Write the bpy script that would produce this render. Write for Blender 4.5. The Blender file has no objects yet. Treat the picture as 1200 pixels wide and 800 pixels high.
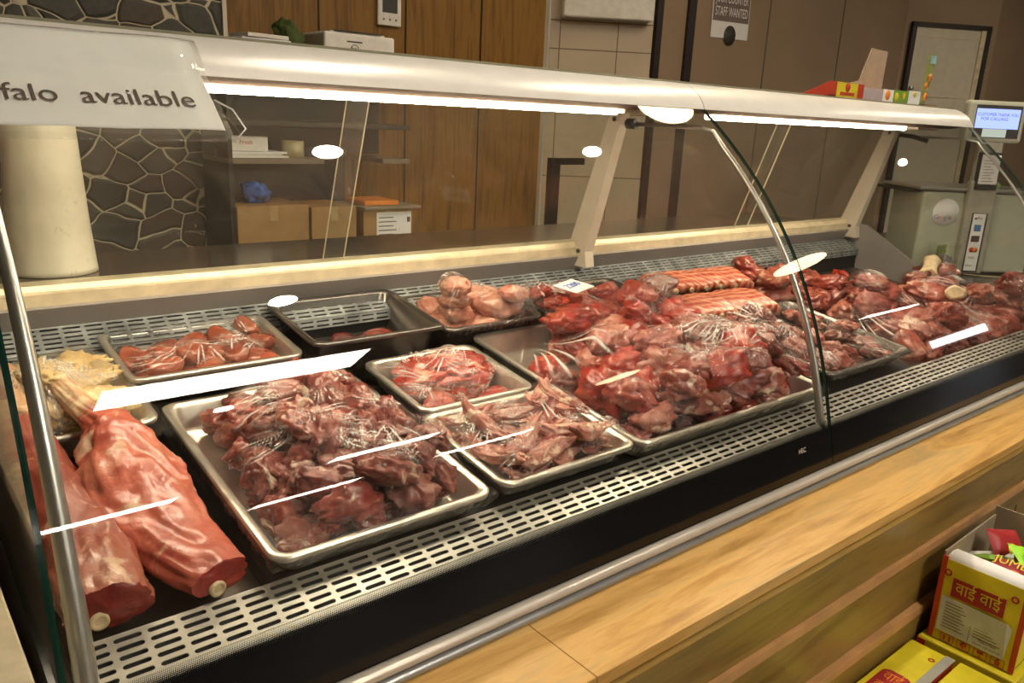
import bpy, bmesh, math, random
import numpy as np
from mathutils import Vector, Matrix, noise, Euler

# ------------------------------------------------------------------ camera, world, lamps, exposure
C = bpy.context.scene.collection
SC = bpy.context.scene
SC.view_settings.view_transform = 'Standard'
SC.view_settings.look = 'None'
SC.view_settings.gamma = 1.0
SC.view_settings.use_curve_mapping = False
SC.view_settings.exposure = 0.75
SC.cycles.transparent_max_bounces = 32
SC.cycles.max_bounces = 10
SC.cycles.sample_clamp_indirect = 6.0

cam_d = bpy.data.cameras.new('camera')
cam_d.sensor_width = 36.0
cam_d.lens = 946.3 * 36 / 1200
cam_d.clip_start = 0.02
cam = bpy.data.objects.new('camera', cam_d)
C.objects.link(cam)
_r = Vector((.77205, -.63394, .04529)); _u = Vector((.13644, .23492, .96239)); _f = Vector((.62074, .73684, -.26786))
cam.matrix_world = Matrix(((_r.x, _u.x, -_f.x, 0), (_r.y, _u.y, -_f.y, 0), (_r.z, _u.z, -_f.z, 1.25), (0, 0, 0, 1)))
SC.camera = cam
w = bpy.data.worlds.new('world'); SC.world = w; w.use_nodes = True
w.node_tree.nodes['Background'].inputs[0].default_value = (.9, .8, .65, 1)
w.node_tree.nodes['Background'].inputs[1].default_value = 0.25

PANEL = 22.0      # emission of the ceiling panels
STRIP = 34.0      # emission of the light tubes in the canopy
DOWN = 260.0      # emission of the small downlights
WARM = 9.0       # emission of the big warm ceiling lamps

R = math.radians
random.seed(7)
np.random.seed(7)

# ------------------------------------------------------------------ helpers
def lerp(a, b, t): return a + (b - a) * t

class MB:
    """collects shapes into one bmesh"""
    def __init__(s): s.bm = bmesh.new(); s.mi = 0
    def face(s, vs):
        try:
            f = s.bm.faces.new(vs); f.material_index = s.mi; return f
        except ValueError: return None
    def box(s, a, b, M=None, bev=0.0):
        x0, y0, z0 = a; x1, y1, z1 = b
        t = bmesh.new()
        vs = [t.verts.new(p) for p in ((x0,y0,z0),(x1,y0,z0),(x1,y1,z0),(x0,y1,z0),(x0,y0,z1),(x1,y0,z1),(x1,y1,z1),(x0,y1,z1))]
        for f in ((0,3,2,1),(4,5,6,7),(0,1,5,4),(1,2,6,5),(2,3,7,6),(3,0,4,7)): t.faces.new([vs[i] for i in f])
        if bev > 0:
            bmesh.ops.bevel(t, geom=t.edges[:], offset=bev, segments=2, affect='EDGES', profile=.5)
        s.merge(t, M); return s
    def merge(s, t, M=None):
        if M is not None: t.transform(M)
        mp = {}
        for v in t.verts: mp[v] = s.bm.verts.new(v.co)
        for f in t.faces:
            g = s.face([mp[v] for v in f.verts])
            if g: g.smooth = f.smooth
        t.free()
    def loops(s, rings, closed=True, cap0=False, cap1=False, smooth=True, tile=False):
        R_ = [[s.bm.verts.new(p) for p in r] for r in rings]
        n = len(R_[0])
        for a, b in zip(R_[:-1], R_[1:]):
            for i in range(n if closed else n - 1):
                j = (i + 1) % n
                f = s.face((a[i], a[j], b[j], b[i]))
                if f: f.smooth = smooth
        if cap0: s.face(R_[0][::-1])
        if cap1: s.face(R_[-1])
        return R_
    def prism(s, prof, x0, x1, smooth=False):
        """closed (y,z) outline swept along x"""
        s.loops([[(x0, y, z) for y, z in prof], [(x1, y, z) for y, z in prof]], True, False, False, smooth)
        s.face([s.bm.verts.new((x0, y, z)) for y, z in prof]); s.face([s.bm.verts.new((x1, y, z)) for y, z in prof][::-1]); return s
    def tube(s, pts, r, n=10, cap=True):
        pts = [Vector(p) for p in pts]; rings = []
        up = Vector((0, 0, 1))
        for i, p in enumerate(pts):
            d = (pts[min(i+1, len(pts)-1)] - pts[max(i-1, 0)]).normalized()
            a = d.cross(up)
            if a.length < .05: a = d.cross(Vector((0, 1, 0)))
            a.normalize(); b = d.cross(a).normalized()
            rr = r[i] if isinstance(r, (list, tuple)) else r
            rings.append([p + a * (rr * math.cos(2*math.pi*k/n)) + b * (rr * math.sin(2*math.pi*k/n)) for k in range(n)])
        s.loops(rings, True, cap, cap); return s
    def lathe(s, prof, c=(0, 0, 0), n=32, cap0=False, cap1=False, M=None):
        t = MB(); t.mi = s.mi
        t.loops([[(c[0] + r*math.cos(2*math.pi*k/n), c[1] + r*math.sin(2*math.pi*k/n), c[2] + z) for k in range(n)] for r, z in prof], True, cap0, cap1)
        s.merge(t.bm, M); return s
    def grid(s, P, smooth=True):
        V = [[s.bm.verts.new(p) for p in row] for row in P]
        for i in range(len(V)-1):
            for j in range(len(V[0])-1):
                f = s.face((V[i][j], V[i+1][j], V[i+1][j+1], V[i][j+1]))
                if f: f.smooth = smooth
        return s
    def build(s, name, mats, parent=None, norm=True):
        if norm: bmesh.ops.recalc_face_normals(s.bm, faces=s.bm.faces[:])
        me = bpy.data.meshes.new(name); s.bm.to_mesh(me); s.bm.free()
        for m in (mats if isinstance(mats, (list, tuple)) else [mats]): me.materials.append(m)
        o = bpy.data.objects.new(name, me); C.objects.link(o)
        if parent is not None: o.parent = parent
        return o

def tag(o, label, cat, group=None):
    o['label'] = label; o['category'] = cat
    if group: o['group'] = group
    return o
def thing(name, label, cat, loc=(0, 0, 0), rot=(0, 0, 0), group=None):
    o = bpy.data.objects.new(name, None); C.objects.link(o)
    o.location = loc; o.rotation_euler = rot; o.empty_display_size = .05
    return tag(o, label, cat, group)
def struct(o): o['kind'] = 'structure'; return o
def copy_tree(o, parent=None):
    c = o.copy(); C.objects.link(c); c.parent = parent
    for ch in list(o.children): copy_tree(ch, c)
    return c

FONT_CACHE = {}
def text_bm(txt, size, align='LEFT', ext=0.0):
    cu = bpy.data.curves.new('t', 'FONT'); cu.body = txt; cu.size = size; cu.align_x = align; cu.align_y = 'BOTTOM_BASELINE' if False else 'BOTTOM'
    cu.extrude = ext; cu.resolution_u = 4
    o = bpy.data.objects.new('t', cu); C.objects.link(o)
    dg = bpy.context.evaluated_depsgraph_get(); dg.update()
    me = bpy.data.meshes.new_from_object(o.evaluated_get(dg), depsgraph=dg)
    bm = bmesh.new(); bm.from_mesh(me)
    bpy.data.objects.remove(o); bpy.data.curves.remove(cu); bpy.data.meshes.remove(me)
    return bm
def text_on(mb, txt, size, M, align='LEFT', width=None):
    t = text_bm(txt, size, align)
    if width and len(t.verts):
        xs = [v.co.x for v in t.verts]; k = width / max(1e-6, max(xs) - min(xs))
        for v in t.verts: v.co.x *= k
    mb.merge(t, M)
def frame(o, x, y):
    """4x4 with given origin and in-plane x and y directions"""
    x = Vector(x).normalized(); y = Vector(y); y = (y - x * y.dot(x)).normalized(); z = x.cross(y)
    return Matrix(((x.x, y.x, z.x, o[0]), (x.y, y.y, z.y, o[1]), (x.z, y.z, z.z, o[2]), (0, 0, 0, 1)))

# ------------------------------------------------------------------ materials
class NT:
    def __init__(s, name):
        s.m = bpy.data.materials.new(name); s.m.use_nodes = True; s.t = s.m.node_tree; s.n = s.t.nodes; s.l = s.t.links
        s.n.clear(); s.out = s.n.new('ShaderNodeOutputMaterial')
    def new(s, kind, **kw):
        n = s.n.new('ShaderNode' + kind)
        for k, v in kw.items():
            if k in n.inputs.keys(): s.set(n, k, v)
            elif hasattr(n, k): setattr(n, k, v)
        return n
    def set(s, n, k, v):
        if isinstance(v, bpy.types.NodeSocket): s.l.new(v, n.inputs[k])
        else:
            if hasattr(n.inputs[k].default_value, '__len__') and len(n.inputs[k].default_value) == 4 and len(v) == 3: v = (*v, 1)
            n.inputs[k].default_value = v
    def ramp(s, fac, stops):
        n = s.n.new('ShaderNodeValToRGB'); e = n.color_ramp.elements
        while len(e) < len(stops): e.new(.5)
        for x, (p, c) in zip(e, stops): x.position = p; x.color = (*c, 1) if len(c) == 3 else c
        s.l.new(fac, n.inputs[0]); return n.outputs[0]
    def coord(s, kind='Object', scale=(1, 1, 1), rnd=False, rot=(0, 0, 0)):
        tc = s.n.new('ShaderNodeTexCoord'); mp = s.n.new('ShaderNodeMapping'); mp.inputs['Scale'].default_value = scale
        mp.inputs['Rotation'].default_value = rot
        s.l.new(tc.outputs[kind], mp.inputs[0])
        if rnd:
            oi = s.n.new('ShaderNodeObjectInfo'); mu = s.math('MULTIPLY', oi.outputs['Random'], 37.0)
            cx = s.new('CombineXYZ', X=mu, Y=mu, Z=mu); s.l.new(cx.outputs[0], mp.inputs['Location'])
        return mp.outputs[0]
    def math(s, op, a, b=0.0, clamp=False):
        n = s.n.new('ShaderNodeMath'); n.operation = op; n.use_clamp = clamp
        for i, v in enumerate((a, b)):
            if isinstance(v, bpy.types.NodeSocket): s.l.new(v, n.inputs[i])
            else: n.inputs[i].default_value = v
        return n.outputs[0]
    def noise(s, vec, scale, detail=4, rough=.55, dist=0.0):
        n = s.n.new('ShaderNodeTexNoise'); s.l.new(vec, n.inputs['Vector'])
        n.inputs['Scale'].default_value = scale; n.inputs['Detail'].default_value = detail
        n.inputs['Roughness'].default_value = rough; n.inputs['Distortion'].default_value = dist
        return n.outputs['Fac']
    def mix(s, fac, a, b, kind='MIX'):
        n = s.n.new('ShaderNodeMix'); n.data_type = 'RGBA'; n.blend_type = kind
        for k, v in ((0, fac), (6, a), (7, b)):
            if isinstance(v, bpy.types.NodeSocket): s.l.new(v, n.inputs[k])
            else: n.inputs[k].default_value = (*v, 1) if k > 0 and len(v) == 3 else v
        return n.outputs[2]
    def bump(s, h, strength=.3, dist=.005):
        n = s.n.new('ShaderNodeBump'); n.inputs['Strength'].default_value = strength; n.inputs['Distance'].default_value = dist
        s.l.new(h, n.inputs['Height']); return n.outputs[0]
    def bsdf(s, **kw):
        n = s.n.new('ShaderNodeBsdfPrincipled')
        for k, v in kw.items(): s.set(n, k.replace('_', ' '), v)
        s.l.new(n.outputs[0], s.out.inputs[0]); return n

def plain(name, col, rough=.5, metal=0.0, var=.06, scale=30, bump=0.0, coat=0.0):
    t = NT(name); c = t.coord(); f = t.noise(c, scale, 5)
    dark = tuple(max(0, x * (1 - var * 2)) for x in col); light = tuple(min(1, x * (1 + var)) for x in col)
    col_ = t.ramp(f, [(.3, dark), (.7, light)])
    b = t.bsdf(Base_Color=col_, Roughness=rough, Metallic=metal, Coat_Weight=coat)
    if bump: t.set(b, 'Normal', t.bump(f, bump, .002))
    return t.m
def emis(name, col, s, cam_var=False):
    t = NT(name); e = t.new('Emission', Color=(*col, 1), Strength=s); t.l.new(e.outputs[0], t.out.inputs[0]); return t.m

def mat_glass(name, haze=.0, spec=1.6, tint=(.975, .985, .975), scratches=False, frit=False):
    t = NT(name)
    tr = t.new('BsdfTransparent', Color=(*tint, 1)); gl = t.new('BsdfGlossy', Roughness=.0)
    fr = t.new('Fresnel', IOR=1.5); ge = t.new('NewGeometry')
    fwd = t.math('SUBTRACT', 1.0, ge.outputs['Backfacing'])
    fac = t.math('MULTIPLY', t.math('MULTIPLY', fr.outputs[0], spec), fwd, True)
    mx = t.new('MixShader'); t.l.new(fac, mx.inputs[0]); t.l.new(tr.outputs[0], mx.inputs[1]); t.l.new(gl.outputs[0], mx.inputs[2])
    last = mx.outputs[0]
    if haze or scratches:
        df = t.new('BsdfDiffuse', Color=(.75, .68, .56, 1))
        c = t.coord('Object')
        h = t.ramp(t.noise(c, 5, 6, .7, 1.0), [(.35, (0, 0, 0)), (.75, (1, 1, 1))])
        f2 = t.math('MULTIPLY', h, haze)
        f2 = t.math('ADD', f2, haze * .5)
        if scratches:
            c2 = t.coord('Object', (14, 14, 3), rot=(.5, .9, .2))
            s2 = t.ramp(t.noise(c2, 6, 3, .6, 2.5), [(.66, (0, 0, 0)), (.72, (1, 1, 1))])
            f2 = t.math('ADD', f2, t.math('MULTIPLY', s2, .16))
        m2 = t.new('MixShader'); t.l.new(f2, m2.inputs[0]); t.l.new(last, m2.inputs[1]); t.l.new(df.outputs[0], m2.inputs[2]); last = m2.outputs[0]
    if frit:
        # black printed band at the foot of the pane that fades out in a dot screen
        c = t.coord('Object'); sp = t.new('SeparateXYZ'); t.l.new(c, sp.inputs[0])
        k = 2 * math.pi / .0034
        u = t.math('SINE', t.math('MULTIPLY', t.math('ADD', sp.outputs[0], sp.outputs[2]), k))
        v = t.math('SINE', t.math('MULTIPLY', t.math('SUBTRACT', sp.outputs[0], sp.outputs[2]), k))
        d = t.math('MULTIPLY', u, v)                         # -1..1 dot screen
        lev = t.math('DIVIDE', t.math('SUBTRACT', .746, sp.outputs[2]), .022)      # 0 top .. 1 solid
        thr = t.math('SUBTRACT', 1.0, t.math('MULTIPLY', lev, 2.1))
        on = t.math('GREATER_THAN', d, thr)
        bl = t.new('BsdfPrincipled'); bl.inputs['Base Color'].default_value = (.004, .004, .005, 1); bl.inputs['Roughness'].default_value = .06; bl.inputs['Specular IOR Level'].default_value = .25
        m3 = t.new('MixShader'); t.l.new(on, m3.inputs[0]); t.l.new(last, m3.inputs[1]); t.l.new(bl.outputs[0], m3.inputs[2]); last = m3.outputs[0]
    t.l.new(last, t.out.inputs[0]); return t.m

def mat_film(name='cling_film'):
    t = NT(name); c = t.coord('Object')
    n1 = t.noise(c, 30, 5, .6, 1.6)
    c2 = t.coord('Object', (1, 3.2, 1), rot=(0, 0, .7)); n2 = t.noise(c2, 70, 3, .6, 2.0)
    hh = t.math('ADD', n1, t.math('MULTIPLY', n2, .5))
    nb = t.bump(hh, .6, .006)
    tr = t.new('BsdfTransparent', Color=(.985, .98, .975, 1)); gl = t.new('BsdfGlossy', Roughness=.10); gl.inputs['Color'].default_value = (1, 1, 1, 1)
    t.l.new(nb, gl.inputs['Normal'])
    fr = t.new('LayerWeight'); fr.inputs['Blend'].default_value = .2; t.l.new(nb, fr.inputs['Normal'])
    cr = t.n.new('ShaderNodeAttribute'); cr.attribute_name = 'crease'
    fac = t.math('ADD', t.math('MULTIPLY', fr.outputs['Fresnel'], .42), .025, True)
    fac = t.math('MINIMUM', fac, .30)
    mx = t.new('MixShader'); t.l.new(fac, mx.inputs[0]); t.l.new(tr.outputs[0], mx.inputs[1]); t.l.new(gl.outputs[0], mx.inputs[2])
    # white highlight streaks painted into the film colour along the pleats
    cg = t.new('BsdfPrincipled'); cg.inputs['Base Color'].default_value = (.85, .80, .74, 1); cg.inputs['Roughness'].default_value = .22
    m2 = t.new('MixShader'); t.l.new(t.math('MULTIPLY', cr.outputs['Fac'], .78, True), m2.inputs[0]); t.l.new(mx.outputs[0], m2.inputs[1]); t.l.new(cg.outputs[0], m2.inputs[2])
    t.l.new(m2.outputs[0], t.out.inputs[0]); return t.m

def mat_meat(name, deep, mid, pale, fat=(.72, .52, .38), fat_amt=.62, fibre=22, rough=.28, sss=.0, scale=22):
    """flesh: deep/mid/pale muscle tones with fibres, white fat seams in patches"""
    t = NT(name); c = t.coord('Object', rnd=True)
    big = t.noise(c, scale, 5, .6, .8)
    flesh = t.ramp(big, [(.30, deep), (.5, mid), (.72, pale)])
    cf = t.coord('Object', (1, 1, .16), rnd=True); fb = t.noise(cf, fibre * 7, 3, .6, .6)
    flesh = t.mix(t.math('MULTIPLY', fb, .55), flesh, tuple(x * .45 for x in deep), 'MIX')
    oi = t.new('ObjectInfo')
    hs = t.new('HueSaturation'); t.l.new(flesh, hs.inputs['Color'])
    t.l.new(t.math('ADD', t.math('MULTIPLY', oi.outputs['Random'], .6), .78), hs.inputs['Value'])
    fm = t.ramp(t.noise(c, scale * .8, 6, .62, 1.6), [(fat_amt, (0, 0, 0)), (fat_amt + .06, (1, 1, 1))])
    col = t.mix(t.math('MULTIPLY', fm, .85), hs.outputs[0], fat)
    b = t.bsdf(Base_Color=col, Roughness=rough, Specular_IOR_Level=.55, Coat_Weight=.25, Coat_Roughness=.15)
    t.set(b, 'Normal', t.bump(t.math('ADD', fb, t.noise(c, 90, 4)), .35, .002))
    return t.m

def mat_wood(name, cols, scale=(1.2, 14, 14), dark=.5, rough=.38, board=None):
    t = NT(name); c = t.coord('Object', scale)
    n1 = t.noise(c, 1.6, 6, .6, 1.2); n2 = t.noise(c, 9, 4, .6, .5)
    f = t.math('ADD', t.math('MULTIPLY', n1, .75), t.math('MULTIPLY', n2, .25))
    col = t.ramp(f, [(.30, cols[0]), (.43, cols[1]), (.52, cols[2]), (.66, cols[3])])
    b = t.bsdf(Base_Color=col, Roughness=rough, Specular_IOR_Level=.4)
    t.set(b, 'Normal', t.bump(n2, .08, .001)); return t.m

def mat_stone():
    t = NT('crazy_paved_stone'); c0 = t.coord('Object', (1, 1, 1))
    nz = t.n.new('ShaderNodeTexNoise'); t.l.new(c0, nz.inputs[0]); nz.inputs['Scale'].default_value = 3.2; nz.inputs['Detail'].default_value = 3
    add = t.n.new('ShaderNodeVectorMath'); add.operation = 'MULTIPLY_ADD'
    t.l.new(nz.outputs['Color'], add.inputs[0]); add.inputs[1].default_value = (.14, .0, .14); t.l.new(c0, add.inputs[2])
    fl = t.n.new('ShaderNodeVectorMath'); fl.operation = 'MULTIPLY'; t.l.new(add.outputs[0], fl.inputs[0]); fl.inputs[1].default_value = (1, 0, 1.3)
    v1 = t.new('TexVoronoi', feature='DISTANCE_TO_EDGE'); t.l.new(fl.outputs[0], v1.inputs['Vector']); v1.inputs['Scale'].default_value = 10.5
    v2 = t.new('TexVoronoi', feature='F1'); t.l.new(fl.outputs[0], v2.inputs['Vector']); v2.inputs['Scale'].default_value = 10.5
    sp = t.new('SeparateColor'); t.l.new(v2.outputs['Color'], sp.inputs[0])
    st = t.ramp(sp.outputs[0], [(.0, (.050, .046, .034)), (.35, (.085, .080, .060)), (.6, (.12, .110, .080)), (.8, (.095, .055, .026)), (1, (.18, .16, .115))])
    st = t.mix(t.math('MULTIPLY', t.noise(c0, 45, 6, .7), .8), st, (.012, .011, .009))
    gm = t.ramp(v1.outputs['Distance'], [(.016, (1, 1, 1)), (.028, (0, 0, 0))])
    col = t.mix(gm, st, (.60, .52, .36))
    b = t.bsdf(Base_Color=col, Roughness=.6)
    t.set(b, 'Normal', t.bump(t.ramp(v1.outputs['Distance'], [(.0, (0, 0, 0)), (.1, (1, 1, 1))]), .5, .01)); return t.m

M = {}
M['alu'] = plain('brushed_aluminium', (.62, .60, .56), .32, .9, .04, 60)
M['canopy'] = plain('satin_canopy_metal', (.80, .78, .74), .33, .15, .02, 20)
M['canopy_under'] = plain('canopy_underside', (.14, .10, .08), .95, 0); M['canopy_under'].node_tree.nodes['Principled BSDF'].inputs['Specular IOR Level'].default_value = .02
M['cream_metal'] = plain('cream_painted_metal', (.66, .60, .48), .42, .1, .04, 20)
M['sill'] = plain('worn_cream_sill', (.72, .62, .42), .38, .2, .12, 25)
M['grey_panel'] = plain('grey_back_panel', (.30, .275, .26), .45, .2, .05, 10)
M['grille'] = plain('grille_steel', (.56, .53, .46), .33, .75, .10, 18)
M['grille_rear'] = plain('weathered_rear_grille', (.27, .29, .29), .5, .3, .3, 22)
M['deck'] = plain('dark_deck_steel', (.20, .175, .15), .28, .8, .25, 12)
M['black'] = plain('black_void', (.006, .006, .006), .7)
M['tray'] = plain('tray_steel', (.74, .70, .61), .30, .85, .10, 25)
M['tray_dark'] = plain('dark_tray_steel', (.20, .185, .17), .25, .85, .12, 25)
M['rail'] = plain('bumper_rail_grey', (.56, .52, .46), .3, .35, .05, 14)
M['rail_blue'] = plain('blue_grey_trim_metal', (.36, .38, .40), .3, .7, .05, 14)
M['black_gloss'] = plain('black_gloss_trim', (.01, .01, .012), .2)
M['glass'] = mat_glass('front_glass', frit=True, spec=1.7)
M['glass_end'] = mat_glass('end_glass', spec=1.2, haze=.01)
M['glass_rear'] = mat_glass('rear_glass', haze=.028, spec=.9, scratches=True)
M['glass_edge'] = plain('green_glass_edge', (.008, .045, .033), .15)
M['edge_pale'] = plain('pale_pane_edge', (.75, .66, .50), .4)
M['film'] = mat_film()
M['ledge'] = mat_wood('honey_wood_ledge', [(.28, .13, .03), (.50, .28, .075), (.66, .40, .13), (.42, .30, .13)], (.9, 9, 9))
M['board'] = mat_wood('shade_tinted_ledge_wood', [(.10, .058, .014), (.19, .118, .028), (.27, .17, .042), (.17, .12, .036)], (.9, 9, 9), rough=.3)  # ledge wood with the front's shade and yellow bounce put into its colour
M['lip'] = plain('wood_lip', (.50, .27, .11), .45, 0, .12, 12)
M['wood_wall'] = mat_wood('brown_wood_panelling', [(.085, .036, .004), (.18, .082, .010), (.26, .125, .018), (.125, .056, .007)], (11, 11, .7), rough=.5)
M['stone'] = mat_stone()
M['brown_wall'] = plain('taupe_wall', (.33, .23, .145), .6, 0, .05, 3)
M['tilewall'] = plain('beige_wall_tile', (.56, .45, .31), .35, 0, .05, 4)
M['grout'] = plain('tile_grout', (.22, .16, .10), .7)
M['darktrim'] = plain('dark_brown_trim', (.018, .010, .007), .4)
M['ceil'] = plain('ceiling_paint', (.30, .27, .23), .8)
M['floor'] = plain('grey_floor_tile', (.22, .20, .17), .4, 0, .2, 3)
M['white'] = plain('white_plastic', (.78, .74, .66), .4)
M['paper'] = plain('white_paper', (.88, .87, .86), .55, 0, .02)
M['ink'] = plain('grey_brown_ink', (.09, .055, .045), .5)
M['bag_roll'] = plain('white_bag_plastic', (.80, .74, .60), .35, 0, .08, 9, .25)
M['card'] = plain('brown_cardboard', (.38, .22, .08), .7, 0, .1, 14)
M['card_grey'] = plain('grey_cardboard_inside', (.30, .24, .16), .75, 0, .12, 14)
M['darkbox'] = plain('dark_shelf_board', (.030, .022, .018), .5)
M['shelf_edge'] = plain('shelf_edge_grey', (.22, .17, .12), .5)
M['yellow'] = plain('yellow_carton_print', (.70, .58, .02), .45, 0, .08, 20)
M['red'] = plain('red_carton_print', (.50, .045, .015), .45)
M['darkred'] = plain('dark_red_print', (.36, .015, .02), .45)
M['orange'] = plain('orange_print', (.80, .25, .02), .45)
M['green'] = plain('green_print', (.20, .38, .04), .5)
M['lime'] = plain('lime_plastic', (.35, .80, .03), .4)
M['olive'] = plain('olive_green_fabric', (.06, .085, .015), .8)
M['blue'] = plain('blue_plastic', (.03, .12, .42), .3)
M['blue_ink'] = plain('blue_marker_ink', (.01, .10, .55), .5)
M['scale_body'] = plain('pale_green_grey_plastic', (.50, .51, .40), .4, 0, .03)
M['grey_dark'] = plain('dark_grey_plastic', (.05, .048, .045), .4)
M['counter'] = plain('dark_counter_top', (.045, .032, .026), .25, 0, .2, 8)
M['steel_top'] = plain('brown_steel_worktop', (.30, .25, .19), .16, .75, .12, 6)
M['string'] = plain('straw_string', (.62, .52, .30), .7)
M['tapeglass'] = mat_glass('clear_plastic', spec=.9, haze=.05)
M['stick'] = plain('pale_stick', (.75, .60, .40), .6)
M['bone'] = plain('cut_bone', (.78, .60, .36), .4, 0, .15, 60, .2)
M['fatm'] = plain('cream_fat', (.74, .55, .38), .35, 0, .15, 40, .3)

# ------------------------------------------------------------------ room shell
CEIL = 2.7
def wall_strip(name, a, b, z0, z1, m, th=.06):
    """vertical wall with its front face on the line a-b (seen from -y side)"""
    a = Vector((*a, 0)); b = Vector((*b, 0)); d = (b - a).normalized(); n = Vector((-d.y, d.x, 0))
    mb = MB(); L = (b - a).length
    Mx = frame(a, d, (0, 0, 1))
    mb.box((0, z0, -0.0), (L, z1, -th), Mx)      # local z = d x up points to -n
    o = mb.build(name, m); return o
def struct_box(name, a, b, m): return struct(MB().box(a, b).build(name, m))
struct_box('floor', (-2.2, -12.1, -.1), (15.1, 3.2, 0), M['floor'])
struct_box('ceiling', (-2.2, -12.1, CEIL), (15.1, 3.2, CEIL + .1), M['ceil'])
struct_box('wall_left', (-2.2, -12, 0), (-2.1, 3.2, CEIL), M['brown_wall'])
struct_box('wall_front', (-2.1, -12.1, 0), (15, -12, CEIL), M['brown_wall'])
struct_box('wall_right', (15, -12, 0), (15.1, 3.1, CEIL), M['brown_wall'])
# back wall: stone facing, timber panelling, tiled bay, taupe panels, door bay
struct_box('wall_back_stone', (-2.1, 2.62, 0), (.99, 2.72, CEIL), M['stone'])
struct_box('trim_1', (.985, 2.612, 0), (.998, 2.63, CEIL), M['edge_pale'])
struct_box('wall_back_wood', (.998, 2.65, 0), (2.33, 2.74, CEIL), M['wood_wall'])
for k, x in enumerate((1.32, 1.66, 2.0)): struct_box('trim_%d' % (10 + k), (x, 2.645, 0), (x + .004, 2.652, CEIL), M['darktrim'])
A = Vector((2.67, 3.0, 0)); d1 = Vector((.829, -.559, 0))
# return between the panelling end and the tiled bay
def vwall(name, a, b, m, z0=0.0, z1=CEIL, th=.05):
    a = Vector((a[0], a[1], 0)); b = Vector((b[0], b[1], 0)); d = (b - a).normalized(); n = Vector((-d.y, d.x, 0))
    mb = MB()
    q = [a, b, b + n * th, a + n * th]
    mb.loops([[(p.x, p.y, z0) for p in q], [(p.x, p.y, z1) for p in q]], True, True, True, False)
    return struct(mb.build(name, m))
vwall('wall_back_return', (2.33, 2.65), (2.66, 3.0), M['tilewall'])
B = A + d1 * .49
vwall('wall_back_tiled', A, B, M['tilewall'])
n1 = Vector((.559, .829, 0))
mb = MB()
for z in (.98, 1.28, 1.565, 1.69, 1.99, 2.3):
    p, q = A - n1 * .001, B - n1 * .001
    mb.loops([[(p.x, p.y, z), (q.x, q.y, z)], [(p.x, p.y, z + .005), (q.x, q.y, z + .005)]], False)
for s_ in (.045, .32):
    p = A + d1 * s_ - n1 * .0012; q = A + d1 * (s_ + .005) - n1 * .0012
    mb.loops([[(p.x, p.y, 0), (q.x, q.y, 0)], [(p.x, p.y, CEIL), (q.x, q.y, CEIL)]], False)
struct(mb.build('trim_2', M['grout']))
vwall('wall_back_taupe', (3.075, 2.72), (5.5, 2.72), M['brown_wall'])
for k, (x0, x1) in enumerate(((3.075, 3.115), (3.30, 3.355))): struct_box('trim_%d' % (3 + k), (x0, 2.705, 0), (x1, 2.73, CEIL), M['darktrim'])
for k, x in enumerate((3.98, 4.72)): struct_box('trim_%d' % (6 + k), (x, 2.714, 0), (x + .006, 2.73, CEIL), M['shelf_edge'])
Cc = Vector((5.5, 2.72, 0)); d2 = Vector((.857, -.515, 0)); n2 = Vector((.515, .857, 0)); D = Cc + d2 * .66
vwall('wall_back_door_bay', Cc, D, M['brown_wall'])
vwall('wall_back_far', D, (15, D.y), M['brown_wall'])
# the door in the bay: dark frame, cream leaf
dM = frame(Cc - n2 * .002, d2, (0, 0, 1))
door = struct(MB().box((.06, 0, 0), (.58, 1.93, .02), dM).build('door_1', M['cream_metal']))
MB().box((.035, 0, 0), (.065, 1.96, .03), dM).box((.565, 0, 0), (.60, 1.96, .03), dM).box((.035, 1.93, 0), (.60, 1.96, .03), dM).build('door_frame', M['darktrim'], door)
MB().box((.53, 0, .02), (.565, 1.93, .028), dM).box((.065, 1.50, .02), (.53, 1.506, .024), dM).box((.065, 1.87, .02), (.53, 1.875, .024), dM).build('door_panel', M['sill'], door)
MB().lathe([(.0, 0), (.014, 0), (.014, .02), (0, .02)], M=frame(Cc - n2 * .022 + d2 * .09 + Vector((0, 0, 1.55)), d2, (0, 0, 1))).build('door_handle', M['alu'], door)
# bright shop window far off in the right wall
win = struct(MB().box((14.96, -5.45, .98), (14.99, -4.45, 1.30)).build('window_1', emis('daylit_pane', (.80, .88, 1), 4.0)))
MB().box((14.93, -5.65, .82), (14.99, -5.55, 1.5)).box((14.93, -4.35, .82), (14.99, -4.25, 1.5)).box((14.93, -5.65, 1.42), (14.99, -4.25, 1.5)).box((14.93, -5.65, .82), (14.99, -4.25, .9)).build('window_frame', M['darktrim'], win)

# ------------------------------------------------------------------ ceiling lamps
m_panel = emis('led_panel', (1, .90, .76), PANEL); m_down = emis('downlight_glow', (1, .86, .66), DOWN); m_warm = emis('warm_lamp_glow', (1, .76, .42), WARM)
def panel(x0, x1, y0, y1, label):
    t = thing('ceiling_panel_light', label, 'ceiling light', ((x0+x1)/2, (y0+y1)/2, CEIL))
    a, b = (x1-x0)/2, (y1-y0)/2
    MB().box((-a, -b, -.012), (a, b, -.010)).build('diffuser', m_panel, t)
    f = MB()
    for q in (((-a-.015, -b-.015, -.014), (a+.015, -b, 0)), ((-a-.015, b, -.014), (a+.015, b+.015, 0)), ((-a-.015, -b, -.014), (-a, b, 0)), ((a, -b, -.014), (a+.015, b, 0))): f.box(*q)
    f.build('frame', M['white'], t)
panel(.7, 1.9, -1.59, -1.28, 'rectangular ceiling panel light nearest the meat counter')
panel(.75, 1.85, -5.62, -5.32, 'rectangular ceiling panel light in the second row over the shop floor')
panel(3.3, 4.5, -5.62, -5.32, 'rectangular ceiling panel light further along the second row')
panel(3.5, 5.0, -8.8, -8.4, 'long ceiling panel light deep in the shop over its middle')
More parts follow.
